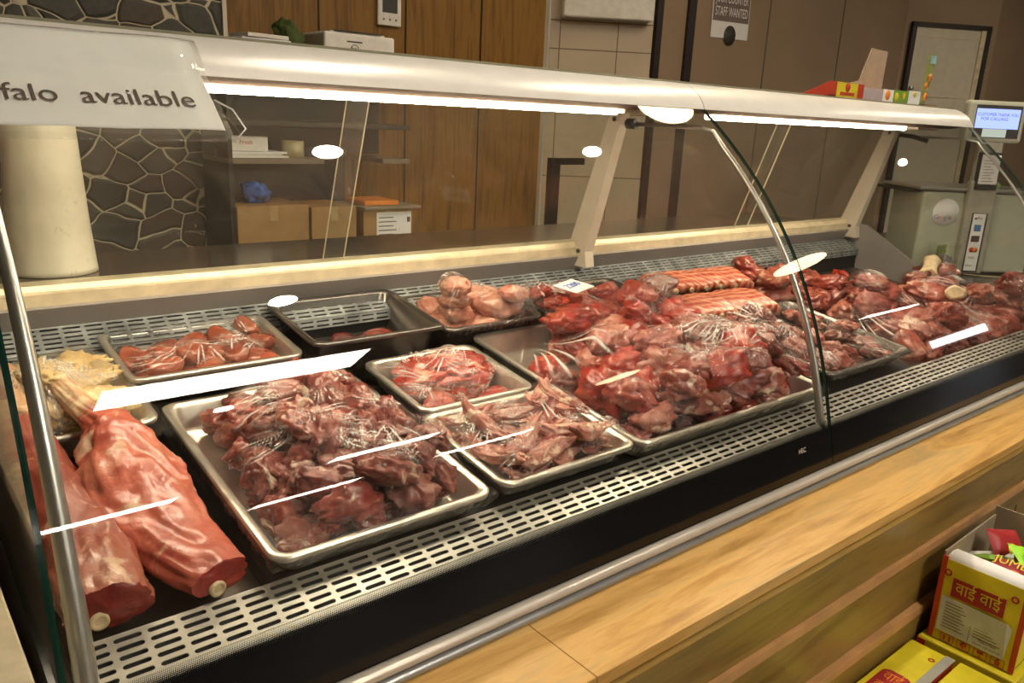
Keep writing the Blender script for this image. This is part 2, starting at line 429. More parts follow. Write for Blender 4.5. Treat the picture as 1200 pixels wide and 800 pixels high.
panel(6.1, 7.8, -8.4, -8.0, 'long ceiling panel light deep in the shop next to the far corner')
panel(11.3, 12.9, -4.3, -4.1, 'narrow ceiling light close to the shop window')
def downlight(x, y, r, m, name, label):
    t = thing(name, label, 'ceiling light', (x, y, CEIL))
    MB().lathe([(0, -.010), (r, -.010), (r, -.006), (0, -.006)], n=32).build('lens', m, t)
    MB().lathe([(r, -.004), (r + .012, -.012), (r + .02, -.002), (r + .02, 0)], n=32).build('rim', M['white'], t)
downlight(1.24, .95, .052, m_down, 'downlight', 'small round ceiling spotlight over the lamb leg end of the counter')
downlight(2.44, .98, .052, m_down, 'downlight', 'small round ceiling spotlight over the scale end of the counter')
downlight(5.18, .88, .052, m_down, 'downlight', 'small round ceiling spotlight beyond the weighing scale')
downlight(1.23, -.39, .055, m_down, 'downlight', 'small round ceiling spotlight over the customer side of the counter')
downlight(1.36, -2.05, .05, m_down, 'downlight', 'small round ceiling spotlight behind the customer ledge')
downlight(5.22, -.87, .23, m_warm, 'round_ceiling_lamp', 'wide warm round ceiling lamp past the shop boxes')
downlight(2.98, 1.50, .19, m_warm, 'round_ceiling_lamp', 'wide warm round ceiling lamp behind the serving counter')
downlight(6.27, -4.38, .26, m_warm, 'round_ceiling_lamp', 'wide warm round ceiling lamp in the middle of the shop')

# ------------------------------------------------------------------ display counter
X0, XM, X1 = .10, 1.35, 2.606
case = thing('display_counter', 'long refrigerated glass fronted butcher counter with pale curved metal canopy and lit shelf of meat', 'display counter')
CO = [1.57480151 / 1.35**2, 2.1843785 / 1.35, 1.2253575, .74495453 * 1.35]
def gy(z):          # depth of the glass at height z (metres)
    Z = z - 1.25
    return ((CO[0]*Z + CO[1])*Z + CO[2])*Z + CO[3]
def gn(z):
    Z = z - 1.25; d = (3*CO[0]*Z + 2*CO[1])*Z + CO[2]
    v = Vector((0, -1, d)); return v.normalized()
ZB, ZT = .662, 1.286
def glass_pane(x0, x1):
    zs = [lerp(ZB, ZT, i/72) for i in range(73)]
    t = .005; mb = MB()
    outer = [(gy(z), z) for z in zs]; inner = [(gy(z) - gn(z).y*t, z - gn(z).z*t) for z in zs]
    def strip(a, b, mi, flip=False):
        mb.mi = mi; mb.loops([a, b] if not flip else [b, a], False)
    L = lambda pr, x: [(x, y, z) for y, z in pr]
    strip(L(outer, x0), L(outer, x1), 0); strip(L(inner, x1), L(inner, x0), 1)
    strip(L(outer, x1), L(inner, x1), 2); strip(L(inner, x0), L(outer, x0), 2)
    for pr in (0, -1): 
        mb.mi = 2; mb.loops([[(x0, *outer[pr]), (x0, *inner[pr])], [(x1, *outer[pr]), (x1, *inner[pr])]], False)
    for f in mb.bm.faces:
        f.normal_update()
        if (f.material_index == 0 and f.normal.y > 0) or (f.material_index == 1 and f.normal.y < 0): f.normal_flip()
    o = mb.build('front_glass', [M['glass'], M['glass_inner'], M['glass_edge']], case, norm=False)
    for p in o.data.polygons: p.use_smooth = p.material_index < 2
    return o
M['glass_inner'] = mat_glass('front_glass_inner', spec=.12)
glass_pane(X0 - .004, XM - .0015); glass_pane(XM + .0015, X1 + .004)
tx = MB()
text_on(tx, 'HEC', .012, frame((1.235, gy(.703) - .0035, .703), (1, 0, 0), (0, .22, 1)))
tx.build('maker_mark', M['white'], case)

# canopy
FAS = [(1.112, 1.331), (1.099, 1.329), (1.079, 1.320), (1.064, 1.309), (1.052, 1.295), (1.044, 1.281)]
def smooth_prof(P, n=6):
    out = []
    for i in range(len(P)-1):
        p0 = P[max(i-1, 0)]; p1 = P[i]; p2 = P[i+1]; p3 = P[min(i+2, len(P)-1)]
        for k in range(n):
            t = k/n
            out.append(tuple(.5*((2*p1[j]) + (-p0[j]+p2[j])*t + (2*p0[j]-5*p1[j]+4*p2[j]-p3[j])*t*t + (-p0[j]+3*p1[j]-3*p2[j]+p3[j])*t**3) for j in (0, 1)))
    return out + [P[-1]]
FS = smooth_prof(FAS)
def canopy_part(x0, x1):
    prof = [(1.30, 1.328)] + FS + [(1.052, 1.2815), (1.062, 1.288), (1.29, 1.290)]
    mb = MB(); mb.prism(prof, x0, x1, False)
    o = mb.build('canopy_fascia', M['canopy'], case)
    for p in o.data.polygons:
        p.use_smooth = abs(p.normal.x) < .5 and p.center.y < 1.115 and p.center.z > 1.283
    return o
canopy_part(X0 - .02, XM - .001); canopy_part(XM + .001, X1 + .02)
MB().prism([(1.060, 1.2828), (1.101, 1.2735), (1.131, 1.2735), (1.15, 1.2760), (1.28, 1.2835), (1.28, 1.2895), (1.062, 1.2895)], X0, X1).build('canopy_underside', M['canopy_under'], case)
MB().prism([(1.112, 1.3305), (1.12, 1.3305), (1.12, 1.3345), (1.110, 1.3345)], X0 - .02, X1 + .02).build('canopy_top_trim', plain('greenish_trim', (.30, .29, .20), .5), case)
m_strip = emis('warm_white_tube', (1, .82, .58), STRIP)
for x0, x1 in ((.13, 1.165), (1.462, 2.33)):
    MB().prism([(1.107, 1.2625), (1.103, 1.2655), (1.103, 1.2730), (1.129, 1.2730), (1.129, 1.2655), (1.125, 1.2625)], x0, x1).build('light_tube', m_strip, case)
# end covers of the canopy light and wiring boxes by the arms
for x in (XM, X1 - .04):
    b = MB(); b.box((x - .17, 1.10, 1.2655), (x - .045, 1.145, 1.2760), bev=.003); b.build('lamp_end_cap', M['cream_metal'], case)

# support arms and tubes
def arm(x, w=.027):
    pr = [(1.238, 1.283), (1.272, 1.283), (1.385, .945), (1.385, .918), (1.318, .918), (1.325, .955)]
    o = MB().prism(pr, x - w/2, x + w/2).build('support_arm', M['cream_metal'], case)
    md = o.modifiers.new('b', 'BEVEL'); md.width = .002; md.segments = 2
    for y, z in ((1.262, 1.255), (1.345, .955)):
        sc = MB(); sc.lathe([(0, 0), (.005, 0), (.005, .0025), (0, .003)], n=16, M=Matrix.Translation((x - w/2 - .0006, y, z)) @ Matrix.Rotation(-math.pi/2, 4, 'Y'))
        sc.build('screw', M['grey_dark'], case)
    return o
arm(XM - .012); arm(X1 - .03)
def tube_frame(x, r=.0045, start=1.225):
    pts = [(x, start, 1.247), (x, 1.10, 1.2455), (x, 1.045, 1.2455), (x, 1.012, 1.240)]
    for i in range(0, 27):
        z = lerp(1.222, .722, i/26); off = .008 + r + .003
        n = gn(z); pts.append((x, gy(z) - n.y*off, z - n.z*off))
    return MB().tube(pts, [r*lerp(.75, 1.5, max(0, (i-3)/26)) for i in range(len(pts))], 12).build('support_tube', M['alu'], case)
tube_frame(XM - .0065, .0052); tube_frame(X0 + .014, .0070); tube_frame(X1 - .012)
MB().tube([(XM - .012, 1.235, 1.247), (XM - .012, 1.21, 1.247)], .011, 12).build('tube_socket', M['grey_dark'], case)
MB().tube([(X1 - .02, 1.24, 1.25), (X1 - .02, 1.20, 1.247), (X1 + .0, 1.16, 1.235)], .007, 10).build('tube_socket', M['grey_dark'], case)

# rear sliding panes in a sill
def rear_pane(x0, x1, dy):
    t = .005
    a = [(1.367 + dy, .975), (1.262 + dy, 1.2845)]; b = [(y + t, z) for y, z in a]
    mb = MB(); L = lambda pr, x: [(x, y, z) for y, z in pr]
    mb.mi = 0; mb.loops([L(a, x0), L(a, x1)], False, smooth=False)
    mb.mi = 1; mb.loops([L(b, x1), L(b, x0)], False, smooth=False)
    mb.mi = 2; mb.loops([L(a, x1), L(b, x1)], False, smooth=False); mb.loops([L(b, x0), L(a, x0)], False, smooth=False)
    for f in mb.bm.faces:
        f.normal_update()
        if (f.material_index == 0 and f.normal.y > 0) or (f.material_index == 1 and f.normal.y < 0): f.normal_flip()
    return mb.build('sliding_rear_pane', [M['glass_rear'], M['glass_inner'], M['edge_pale']], case, norm=False)
rear_pane(X0, .726, 0); rear_pane(.688, 1.33, .009)
rear_pane(1.36, 2.022, 0); rear_pane(1.972, X1 - .04, .009)
MB().prism([(1.385, .9735), (1.362, .9735), (1.357, .9655), (1.352, .962), (1.352, .944), (1.40, .944), (1.40, .9735)], X0, X1).build('rear_sill', M['sill'], case)
MB().prism([(1.352, .944), (1.345, .941), (1.362, .908), (1.40, .908), (1.40, .944)], X0, X1).build('back_panel', M['grey_panel'], case)
# a grille plate with stadium slots
def slot_plate(name, P, Q, x0, x1, rows, pitch, slot, sw, margin, mat, th=.0015, stag=0.0):
    P = Vector((0, *P)); Q = Vector((0, *Q)); d = Q - P; L = d.length; d.normalize()
    rp = (L - 2*margin) / rows; n = int((x1 - x0) / pitch)
    mb = MB(); pt = lambda x, s: (x, P.y + d.y*s, P.z + d.z*s)
    def quad(xa, xb, sa, sb): mb.face([mb.bm.verts.new(pt(*q)) for q in ((xa, sa), (xb, sa), (xb, sb), (xa, sb))])
    quad(x0, x1, 0, margin); quad(x0, x1, L - margin, L)
    for r in range(rows):
        s0 = margin + r*rp; sc = s0 + rp/2; xe = x0
        for i in range(n):
            xa = x0 + i*pitch + (stag*r) % pitch * (0 if stag == 0 else 1)
            if xa + pitch > x1: break
            if i == 0 and xa > x0 + 1e-6: quad(x0, xa, s0, s0 + rp)
            xc = xa + pitch/2; a = slot/2 - sw/2; ring = []
            for k in range(10):
                th_ = -math.pi/2 + math.pi*k/9 if False else None
            for k in range(5): an = -math.pi/2 + math.pi*k/4; ring.append((xc + a + sw/2*math.cos(an), sc + sw/2*math.sin(an)))
            for k in range(5): an = math.pi/2 + math.pi*k/4; ring.append((xc - a + sw/2*math.cos(an), sc + sw/2*math.sin(an)))
            out = [(xa + pitch, s0), (xa + pitch, s0), (xa + pitch, sc), (xa + pitch, s0 + rp), (xa + pitch, s0 + rp), (xa, s0 + rp), (xa, s0 + rp), (xa, sc), (xa, s0), (xa, s0)]
            R_ = [mb.bm.verts.new(pt(*q)) for q in ring]; O_ = [mb.bm.verts.new(pt(*q)) for q in out]
            for k in range(10):
                j = (k + 1) % 10
                q = [O_[k], O_[j], R_[j], R_[k]]
                if out[k] == out[j]: q = [O_[k], R_[j], R_[k]]
                mb.face(q)
            xe = xa + pitch
        quad(xe, x1, s0, s0 + rp)
    bmesh.ops.remove_doubles(mb.bm, verts=mb.bm.verts[:], dist=1e-6)
    o = mb.build(name, mat, case); md = o.modifiers.new('s', 'SOLIDIFY'); md.thickness = th; md.offset = 0
    return o
slot_plate('front_grille', (.7005, .7305), (.7515, .7487), X0 + .012, X1 - .01, 5, .0314, .0262, .0052, .0008, M['grille'])
slot_plate('rear_grille', (1.318, .880), (1.363, .909), X0 + .012, X1 - .01, 5, .031, .0255, .0036, .003, M['grille_rear'])
slot_plate('rear_air_lip', (1.314, .862), (1.317, .880), X0 + .012, X1 - .01, 2, .031, .0255, .0030, .001, M['grille_rear'])
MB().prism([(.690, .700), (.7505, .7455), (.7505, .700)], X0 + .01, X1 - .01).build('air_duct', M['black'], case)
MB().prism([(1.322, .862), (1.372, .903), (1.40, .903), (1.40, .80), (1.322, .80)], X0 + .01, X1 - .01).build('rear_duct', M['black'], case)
MB().prism([(.7515, .7487), (.7535, .7495), (.7545, .716), (.7525, .715)], X0 + .01, X1 - .01).build('deck_front_lip', M['alu'], case)
MB().prism([(.6905, .700), (.6925, .7245), (.7005, .7305), (.7005, .728), (.6955, .722), (.6935, .698)], X0 + .01, X1 - .01).build('grille_front_return', M['grille'], case)
def deck_z(y): return .717 + (y - .7545) * math.tan(R(8.5))
# deck plates
nd = 4
for k in range(nd):
    xa = lerp(X0 + .012, X1 - .012, k/nd); xb = lerp(X0 + .012, X1 - .012, (k+1)/nd) - .003
    MB().prism([(.7555, deck_z(.7555)), (1.135, deck_z(1.135)), (1.135, deck_z(1.135) - .003), (.7555, deck_z(.7555) - .003)], xa, xb).build('deck_plate', M['deck'], case)
MB().prism([(.762, deck_z(.762) + .0225), (1.135, deck_z(1.135) + .0225), (1.135, deck_z(1.135) - .001), (.762, deck_z(.762) - .001)], .312, 1.84).build('tray_riser', M['black'], case)
MB().prism([(1.135, .79), (1.3225, .818), (1.3225, .79)], X0 + .012, X1 - .012).build('rear_deck', M['deck'], case)
MB().prism([(.657, .10), (.657, .60), (.70, .62), (.70, .70), (1.384, .79), (1.384, .10)], X0 + .01, X1 - .01).build('cabinet_body', M['grey_panel'], case)
# ends
def end_glass(x, name='end_glass'):
    zs = [lerp(.70, 1.28, i/40) for i in range(41)]
    fr = [(gy(z) + .009, z) for z in zs]; poly = fr + [(1.25, 1.282), (1.36, .97), (1.36, .86), (1.2, .80)]
    mb = MB(); th = .006
    mb.mi = 0; a = [mb.bm.verts.new((x, y, z)) for y, z in poly]; mb.face(a)
    mb.mi = 1; b = [mb.bm.verts.new((x + th, y, z)) for y, z in poly]; mb.face(b[::-1])
    mb.mi = 2
    for i in range(len(poly)): j = (i+1) % len(poly); mb.face((a[i], a[j], b[j], b[i]))
    return mb.build(name, [M['glass_end'], M['glass_inner'], M['glass_edge']], case)
end_glass(X0 - .009); end_glass(X1 + .001)
MB().prism([(.69, .66), (.69, .722), (.94, .738), (1.13, .86), (1.30, .958), (1.385, .97), (1.385, .66)], X1 - .014, X1).build('end_panel', M['grey_panel'], case)
MB().prism([(.69, .60), (.69, .70), (1.385, .80), (1.385, .60)], X0 - .002, X0 + .010).build('end_panel', M['grey_panel'], case)
# front rails below the glass
def rounded(cx, cz, rx, rz, n=14, p=2.6):
    return [(cx + rx*abs(math.cos(t))**(2/p)*(1 if math.cos(t) >= 0 else -1), cz + rz*abs(math.sin(t))**(2/p)*(1 if math.sin(t) >= 0 else -1)) for t in [2*math.pi*k/n for k in range(n)]]
o = MB().prism(rounded(.664, .6535, .0095, .0065, 20), X0 - .02, X1 + .02, True).build('bumper_rail', M['rail'], case)
o = MB().prism(rounded(.660, .6405, .0095, .0062, 20), X0 - .02, X1 + .02, True).build('lower_rail', M['rail_blue'], case)
MB().prism([(.664, .600), (.664, .655), (.690, .656), (.6905, .70), (.70, .70), (.70, .60)], X0 - .02, X1 + .02).build('rail_backing', M['black_gloss'], case)
# service worktop behind the panes
MB().box((X0 - .1, 1.386, .925), (X1 + .0, 1.765, .95), bev=.003).build('service_worktop', M['steel_top'], case)
MB().box((X0 - .1, 1.40, .10), (X1, 1.74, .925)).build('rear_cabinet', M['grey_panel'], case)

# ------------------------------------------------------------------ timber customer ledge
led = thing('wooden_ledge', 'honey coloured wooden customer ledge with stepped board front below the glass counter', 'counter ledge')
XL = (-.6, 3.6)
for k, (a, b) in enumerate(((-.6, .5985), (.5995, 2.3), (2.301, 3.6))):
    MB().box((a, .531, .617), (b, .6545, .635), bev=.0008).build('ledge_top', M['ledge'], led)
def slotted_board(y, z0, z1, holes, name='front_board'):
    mb = MB(); mb.box((XL[0], y, z0), (XL[1], y + .016, z1)); o = mb.build(name, M['board'], led)
    for x, z in holes:
        h = MB(); h.loops([[(x - .003 + dx, y - .0012, z - .011 + dz) for dx, dz in ((0, 0), (.006, 0), (.006, .022), (0, .022))], [(x - .003 + dx, y - .0008, z - .011 + dz) for dx, dz in ((0, 0), (.006, 0), (.006, .022), (0, .022))]], True, True, True, False)
        h.build('bracket_slot', M['black_gloss'], o)
    return o
slotted_board(.533, .537, .617, [(1.797 + .09*k, .576) for k in range(8)])
MB().box((XL[0], .513, .520), (XL[1], .549, .537), bev=.0008).build('board_lip', M['lip'], led)
slotted_board(.515, .418, .520, [(1.705 + .09*k, .478) for k in range(8)])
MB().box((XL[0], .502, .401), (XL[1], .531, .418), bev=.0008).build('board_lip', M['lip'], led)
slotted_board(.504, .02, .401, [(1.66 + .09*k, .36) for k in range(8)])
MB().box((XL[0], .52, .0), (XL[1], .654, .617)).build('ledge_carcass', M['board'], led)

# neighbouring cream counter end at the near end of the case
nb = thing('side_counter', 'plain cream counter end standing at the lamb leg end of the glass case', 'counter')
MB().box((-.9, .56, .78), (.0690, 1.38, .80), bev=.002).build('worktop', M['sill'], nb)
MB().box((-.9, .665, .0), (.062, 1.38, .78)).build('carcass', M['cream_metal'], nb)

# ------------------------------------------------------------------ trays
TILT = R(8.5)
def rrect(x0, x1, y0, y1, r, z, n=6):
    pts = []
    for cx, cy, a0 in ((x1-r, y0+r, -90), (x1-r, y1-r, 0), (x0+r, y1-r, 90), (x0+r, y0+r, 180)):
        for k in range(n+1):
            a = R(a0 + 90*k/n); pts.append((cx + r*math.cos(a), cy + r*math.sin(a), z))
    return pts
class Tray: pass
def make_tray(x0, x1, y0, y1, zr, depth, label, dark=False, tilt=TILT, yaw=0.0, cat='tray'):
    """rim front edge at y0, height zr; local frame: u along x, v up the slope, w out of the tray floor"""
    t = Tray(); t.W = x1 - x0; t.D = (y1 - y0)/math.cos(tilt); t.h = depth
    org = Vector((x0, y0, zr)) - Matrix.Rotation(tilt, 3, 'X') @ Vector((0, 0, depth))
    root = thing('steel_tray', label, cat, org, (tilt, 0, yaw))
    W, Dp, h = t.W, t.D, depth; m = M['tray_dark' if dark else 'tray']
    rg = []
    rg.append(rrect(-.001, W+.001, -.001, Dp+.001, .020, h - .006))
    rg.append(rrect(0, W, 0, Dp, .020, h))
    rg.append(rrect(.008, W-.008, .008, Dp-.008, .016, h))
    rg.append(rrect(.011, W-.011, .011, Dp-.011, .015, h - .003))
    rg.append(rrect(.018, W-.018, .018, Dp-.018, .018, .008))
    rg.append(rrect(.024, W-.024, .024, Dp-.024, .016, .0015))
    b = MB(); b.loops(rg, True, False, True); bs = b.build('basin', m, root)
    md = bs.modifiers.new('s', 'SOLIDIFY'); md.thickness = .001; md.offset = -1
    for p in bs.data.polygons: p.use_smooth = True
    rim = MB(); rim.loops([rrect(-.0015, W+.0015, -.0015, Dp+.0015, .021, h - .005), rrect(-.002, W+.002, -.002, Dp+.002, .021, h - .0005), rrect(0, W, 0, Dp, .020, h + .0012), rrect(.006, W-.006, .006, Dp-.006, .017, h + .0012), rrect(.0085, W-.0085, .0085, Dp-.0085, .016, h-.001)])
    rim.build('rim', m, root)
    t.root = root; t.M = Matrix.Translation(org) @ Euler((tilt, 0, yaw)).to_matrix().to_4x4()
    t.cell = .005; t.nx = int(W/t.cell) + 1; t.ny = int(Dp/t.cell) + 1
    t.H = np.full((t.nx, t.ny), .004)
    return t

def area(x0, x1, y0, y1, tilt=TILT, z=None):
    """a bare patch of deck, handled like a tray"""
    t = Tray(); t.W = x1-x0; t.D = (y1-y0)/math.cos(tilt); t.h = 0
    org = Vector((x0, y0, (deck_z(y0) if z is None else z))); t.M = Matrix.Translation(org) @ Euler((tilt, 0, 0)).to_matrix().to_4x4()
    t.cell = .005; t.nx = int(t.W/t.cell)+1; t.ny = int(t.D/t.cell)+1; t.H = np.full((t.nx, t.ny), .002); t.root = None; return t

# ---- meat shapes
def chunk_bm(seed, dims, cut=.8, rough=.16, sub=4, bend=0.0, ncut=7, freq=2.2):
    rnd = random.Random(seed); bm = bmesh.new(); bmesh.ops.create_icosphere(bm, subdivisions=sub, radius=1)
    planes = []
    for _ in range(ncut):
        n = Vector((rnd.gauss(0, 1), rnd.gauss(0, 1), rnd.gauss(0, 1))).normalized(); planes.append((n, rnd.uniform(cut*.78, cut*1.12)))
    off = Vector((seed*3.17, seed*1.7, seed*.9))
    for v in bm.verts:
        p = v.co.normalized()
        for n, dd in planes:
            k = p.dot(n)
            if k > dd: p = p - n * (k - dd) * .88
        q = p * 1.0
        nz = noise.fractal(q*freq + off, .9, 2.0, 4) * rough + noise.noise(q*7 + off) * rough * .22
        rdg = abs(noise.noise(q * 1.7 - off)); nz -= max(0, .12 - rdg) * 1.1 * rough / .16
        p = p * (1 + nz)
        p = Vector((p.x*dims[0], p.y*dims[1], p.z*dims[2]))
        if bend: p.z += bend * (p.x/dims[0])**2 * dims[0]; p.y += bend * .6 * math.sin(p.x/dims[0]*2) * dims[0]
        v.co = p
    for f in bm.faces: f.smooth = True
    return bm
def protos(name, mats, specs):
    out = []
    for i, s in enumerate(specs):
        bm = chunk_bm(**s); me = bpy.data.meshes.new(name); bm.to_mesh(me); bm.free(); me.materials.append(mats[i % len(mats)])
        zs = [abs(c) for c in s['dims']]; co = np.array([v.co for v in me.vertices]); d = (co.max(0) - co.min(0))/2
        out.append((me, d))
    return out
def heap(t, pro, n, env, name, label, cat, group, rng=(.85, 1.2), margin=.015, tilt=25, seed=1, sink=.45, tall=True):
    rnd = random.Random(seed); rs = np.random.RandomState(seed); cells = np.indices(t.H.shape).astype(float)
    U = cells[0]*t.cell; V = cells[1]*t.cell
    E = np.vectorize(env, otypes=[float])(U/t.W, V/t.D); done = 0; made = []
    mg = margin if not t.h else .028; margin = mg
    base_mask = (U > margin) & (U < t.W - margin) & (V > margin) & (V < t.D - margin) & (E > 0)
    E2 = E - .006*(E > .02)
    for it in range(n*7):
        if done >= n: break
        sc_ = (E2 - t.H)/(E2 + .02)*.8 + (t.H < .006)*1.0 + rs.rand(*t.H.shape)*.3; sc_[~base_mask] = -9; sc_[E2 - t.H < .006] = -8
        k = np.unravel_index(np.argmax(sc_), sc_.shape)
        if sc_[k] < -1: break
        me, d = pro[rnd.randrange(len(pro))]; s = rnd.uniform(*rng); a, b, c = d*s
        u, v = k[0]*t.cell, k[1]*t.cell; yaw = rnd.uniform(0, 2*math.pi)
        wl = .019 if t.h else 0
        if t.h:
            du_, dv_ = min(u, t.W - u), min(v, t.D - v)
            if min(du_, dv_) < a + wl: yaw = rnd.gauss(0, .22) + (0 if dv_ < du_ else math.pi/2) + math.pi*rnd.randrange(2)
        ca, sa = abs(math.cos(yaw)), abs(math.sin(yaw)); ru = (a*ca + b*sa)*.84 + wl; rv = (a*sa + b*ca)*.84 + wl
        u = min(max(u, ru), t.W - ru); v = min(max(v, rv), t.D - rv)
        cu, su = math.cos(yaw), math.sin(yaw); X = ((U-u)*cu + (V-v)*su)/a; Y = (-(U-u)*su + (V-v)*cu)/b; r2 = X*X + Y*Y
        m = r2 < .45
        if not m.any(): continue
        base = float(np.percentile(t.H[m], 38))*.95
        zc = base + c*(1 - sink*.5)
        ax, ay = int(u/t.cell), int(v/t.cell)
        if math.hypot(ax - k[0], ay - k[1]) > 3: E2[k] = 0
        o = bpy.data.objects.new(name, me); C.objects.link(o)
        tx_ = R(rnd.uniform(-tilt, tilt)); ty = R(rnd.uniform(-tilt, tilt))
        o.matrix_world = t.M @ Matrix.Translation((u, v, zc)) @ Euler((tx_, ty, yaw)).to_matrix().to_4x4() @ Matrix.Scale(s, 4)
        tag(o, label, cat, group); made.append(o)
        mm = r2 < 1; top = zc + c*np.sqrt(np.clip(1 - r2, 0, 1))
        t.H[mm] = np.maximum(t.H[mm], top[mm]); done += 1
    return made

def mark_heights(t, o):
    """enter an already placed mesh into the tray's height map"""
    inv = t.M.inverted() @ o.matrix_world
    co = np.array([inv @ v.co for v in o.data.vertices]); iu = (co[:, 0]/t.cell).astype(int); iv = (co[:, 1]/t.cell).astype(int)
    for a, b, z in zip(iu, iv, co[:, 2]):
        for da in (-1, 0, 1):
            for db in (-1, 0, 1):
                p, q = a+da, b+db
                if 0 <= p < t.nx and 0 <= q < t.ny: t.H[p, q] = max(t.H[p, q], z)

def film(t, label, foci, amp=.0028, step=.0019, lift=.003, over=.012, seed=0, sag=.0, rim=None, iters=40):
    rnd = np.random.RandomState(seed); W, Dp = t.W, t.D
    nx = int(W/step)+1; ny = int(Dp/step)+1
    us = np.linspace(-.002, W+.002, nx); vs = np.linspace(-.002, Dp+.002, ny)
    iu = np.clip((us/t.cell), 0, t.nx-1.001); iv = np.clip((vs/t.cell), 0, t.ny-1.001)
    H = t.H.copy()
    for _ in range(2):
        P = np.pad(H, 1, mode='edge'); H = np.maximum(H, (P[:-2, 1:-1] + P[2:, 1:-1] + P[1:-1, :-2] + P[1:-1, 2:])/4)
    a = iu.astype(int); b = iv.astype(int); fa = (iu-a)[:, None]; fb = (iv-b)[None, :]
    ob = H[np.ix_(a, b)]*(1-fa)*(1-fb) + H[np.ix_(np.minimum(a+1, t.nx-1), b)]*fa*(1-fb) + H[np.ix_(a, np.minimum(b+1, t.ny-1))]*(1-fa)*fb + H[np.ix_(np.minimum(a+1, t.nx-1), np.minimum(b+1, t.ny-1))]*fa*fb + lift
    rim = (t.h + .002) if rim is None else rim
    # relax a coarse membrane first, then the fine one
    Hc = np.maximum(H + lift, rim); Hc[0, :] = Hc[-1, :] = rim; Hc[:, 0] = Hc[:, -1] = rim
    for _ in range(700):
        Hc[1:-1, 1:-1] = np.maximum(H[1:-1, 1:-1] + lift, (Hc[:-2, 1:-1] + Hc[2:, 1:-1] + Hc[1:-1, :-2] + Hc[1:-1, 2:])/4 - .00004)
    a1 = np.minimum(a+1, t.nx-1); b1 = np.minimum(b+1, t.ny-1)
    h = Hc[np.ix_(a, b)]*(1-fa)*(1-fb) + Hc[np.ix_(a1, b)]*fa*(1-fb) + Hc[np.ix_(a, b1)]*(1-fa)*fb + Hc[np.ix_(a1, b1)]*fa*fb
    h = np.maximum(h, ob); h[2:-2, 2:-2] = h[2:-2, 2:-2]
    h[0, :] = h[-1, :] = rim; h[:, 0] = h[:, -1] = rim
    inner = h[1:-1, 1:-1]
    for _ in range(iters):
        av = (h[:-2, 1:-1] + h[2:, 1:-1] + h[1:-1, :-2] + h[1:-1, 2:])/4 - sag
        h[1:-1, 1:-1] = np.maximum(ob[1:-1, 1:-1], av)
    U, V = np.meshgrid(us, vs, indexing='ij')
    GLINT = np.zeros_like(h)
    edge = np.clip(np.minimum(np.minimum(U, W-U), np.minimum(V, Dp-V))/.03, 0, 1)
    # fans of straight pleats where the film is pulled tight over the highest points
    fans = [(fu, fv, rad, N, am, rnd.rand()*6.28) for fu, fv, rad, N, am in foci]
    tops = np.argsort(-(H + rnd.rand(*H.shape)*.03).ravel())[::max(1, H.size//60)][:14]
    for k in tops:
        ku, kv = np.unravel_index(k, H.shape)
        if H[ku, kv] > t.h*.7: fans.append((ku*t.cell/W, kv*t.cell/Dp, rnd.uniform(.04, .09), rnd.randint(40, 70), rnd.uniform(.6, 1.1), rnd.rand()*6.28))
    for (fu, fv, rad, N, am, a0) in fans:
        du = U - fu*W; dv = V - fv*Dp; r = np.sqrt(du*du+dv*dv)+1e-6; th = np.arctan2(dv, du)
        dth = np.abs((th - a0 + np.pi) % (2*np.pi) - np.pi); sect = np.clip((rnd.uniform(.45, .95) - dth)/.2, 0, 1)
        N = min(N, 2*np.pi*rad*.7/.0046); ph = rnd.rand(2)*6.28
        raw = np.abs(np.sin(th*N/2 + .5*np.sin(th*5+ph[0])))
        env = np.exp(-((r - rad*.6)/(rad*.38))**2)*np.clip(r/.012, 0, 1)
        h += am*amp*(raw**1.2)*env*edge*sect
        gap = .5 + .5*np.sin(th*13 + ph[1]) + .4*np.sin(th*29 + ph[0])
        GLINT = np.maximum(GLINT, np.clip((raw - .86)/.14, 0, 1)*np.clip((env*(.45+.6*gap) - .38)/.4, 0, 1)*sect*edge)  # mask of the white glints painted on the pleat ridges
    mb = MB(); Pp = [[(U[i, j], V[i, j], h[i, j]) for j in range(ny)] for i in range(nx)]
    mb.grid(Pp); ngrid = nx*ny
    # skirt folded down over the rim, rippled
    per = [(U[i, 0], V[i, 0]) for i in range(nx)] + [(U[-1, j], V[-1, j]) for j in range(1, ny)] + [(U[i, -1], V[i, -1]) for i in range(nx-2, -1, -1)] + [(U[0, j], V[0, j]) for j in range(ny-2, 0, -1)]
    rings = []
    for kk, (oo, zz) in enumerate(((.0, 0), (.003, -.002), (.004, -over*.5), (.003, -over))):
        ring = []
        for m_, (x, y) in enumerate(per):
            nxv = -1 if x < 0 else (1 if x > W else 0); nyv = -1 if y < 0 else (1 if y > Dp else 0)
            rp = .0004*math.sin(m_*.9 + kk)*kk + .0008*math.sin(m_*.31)
            ring.append((x + nxv*(oo + rp), y + nyv*(oo + rp), rim + zz + (.004*math.sin(m_*.23)*math.sin(m_*.07) if kk == 3 else 0)))
        rings.append(ring)
    mb.loops(rings, True)
    o = mb.build('cling_film', M['film'], None, norm=False); o.matrix_world = t.M
    at = o.data.attributes.new('crease', 'FLOAT', 'POINT'); vals = np.zeros(len(o.data.vertices), dtype=np.float32)
    vals[:ngrid] = GLINT.ravel(); at.data.foreach_set('value', vals)
    return tag(o, label, 'cling film')

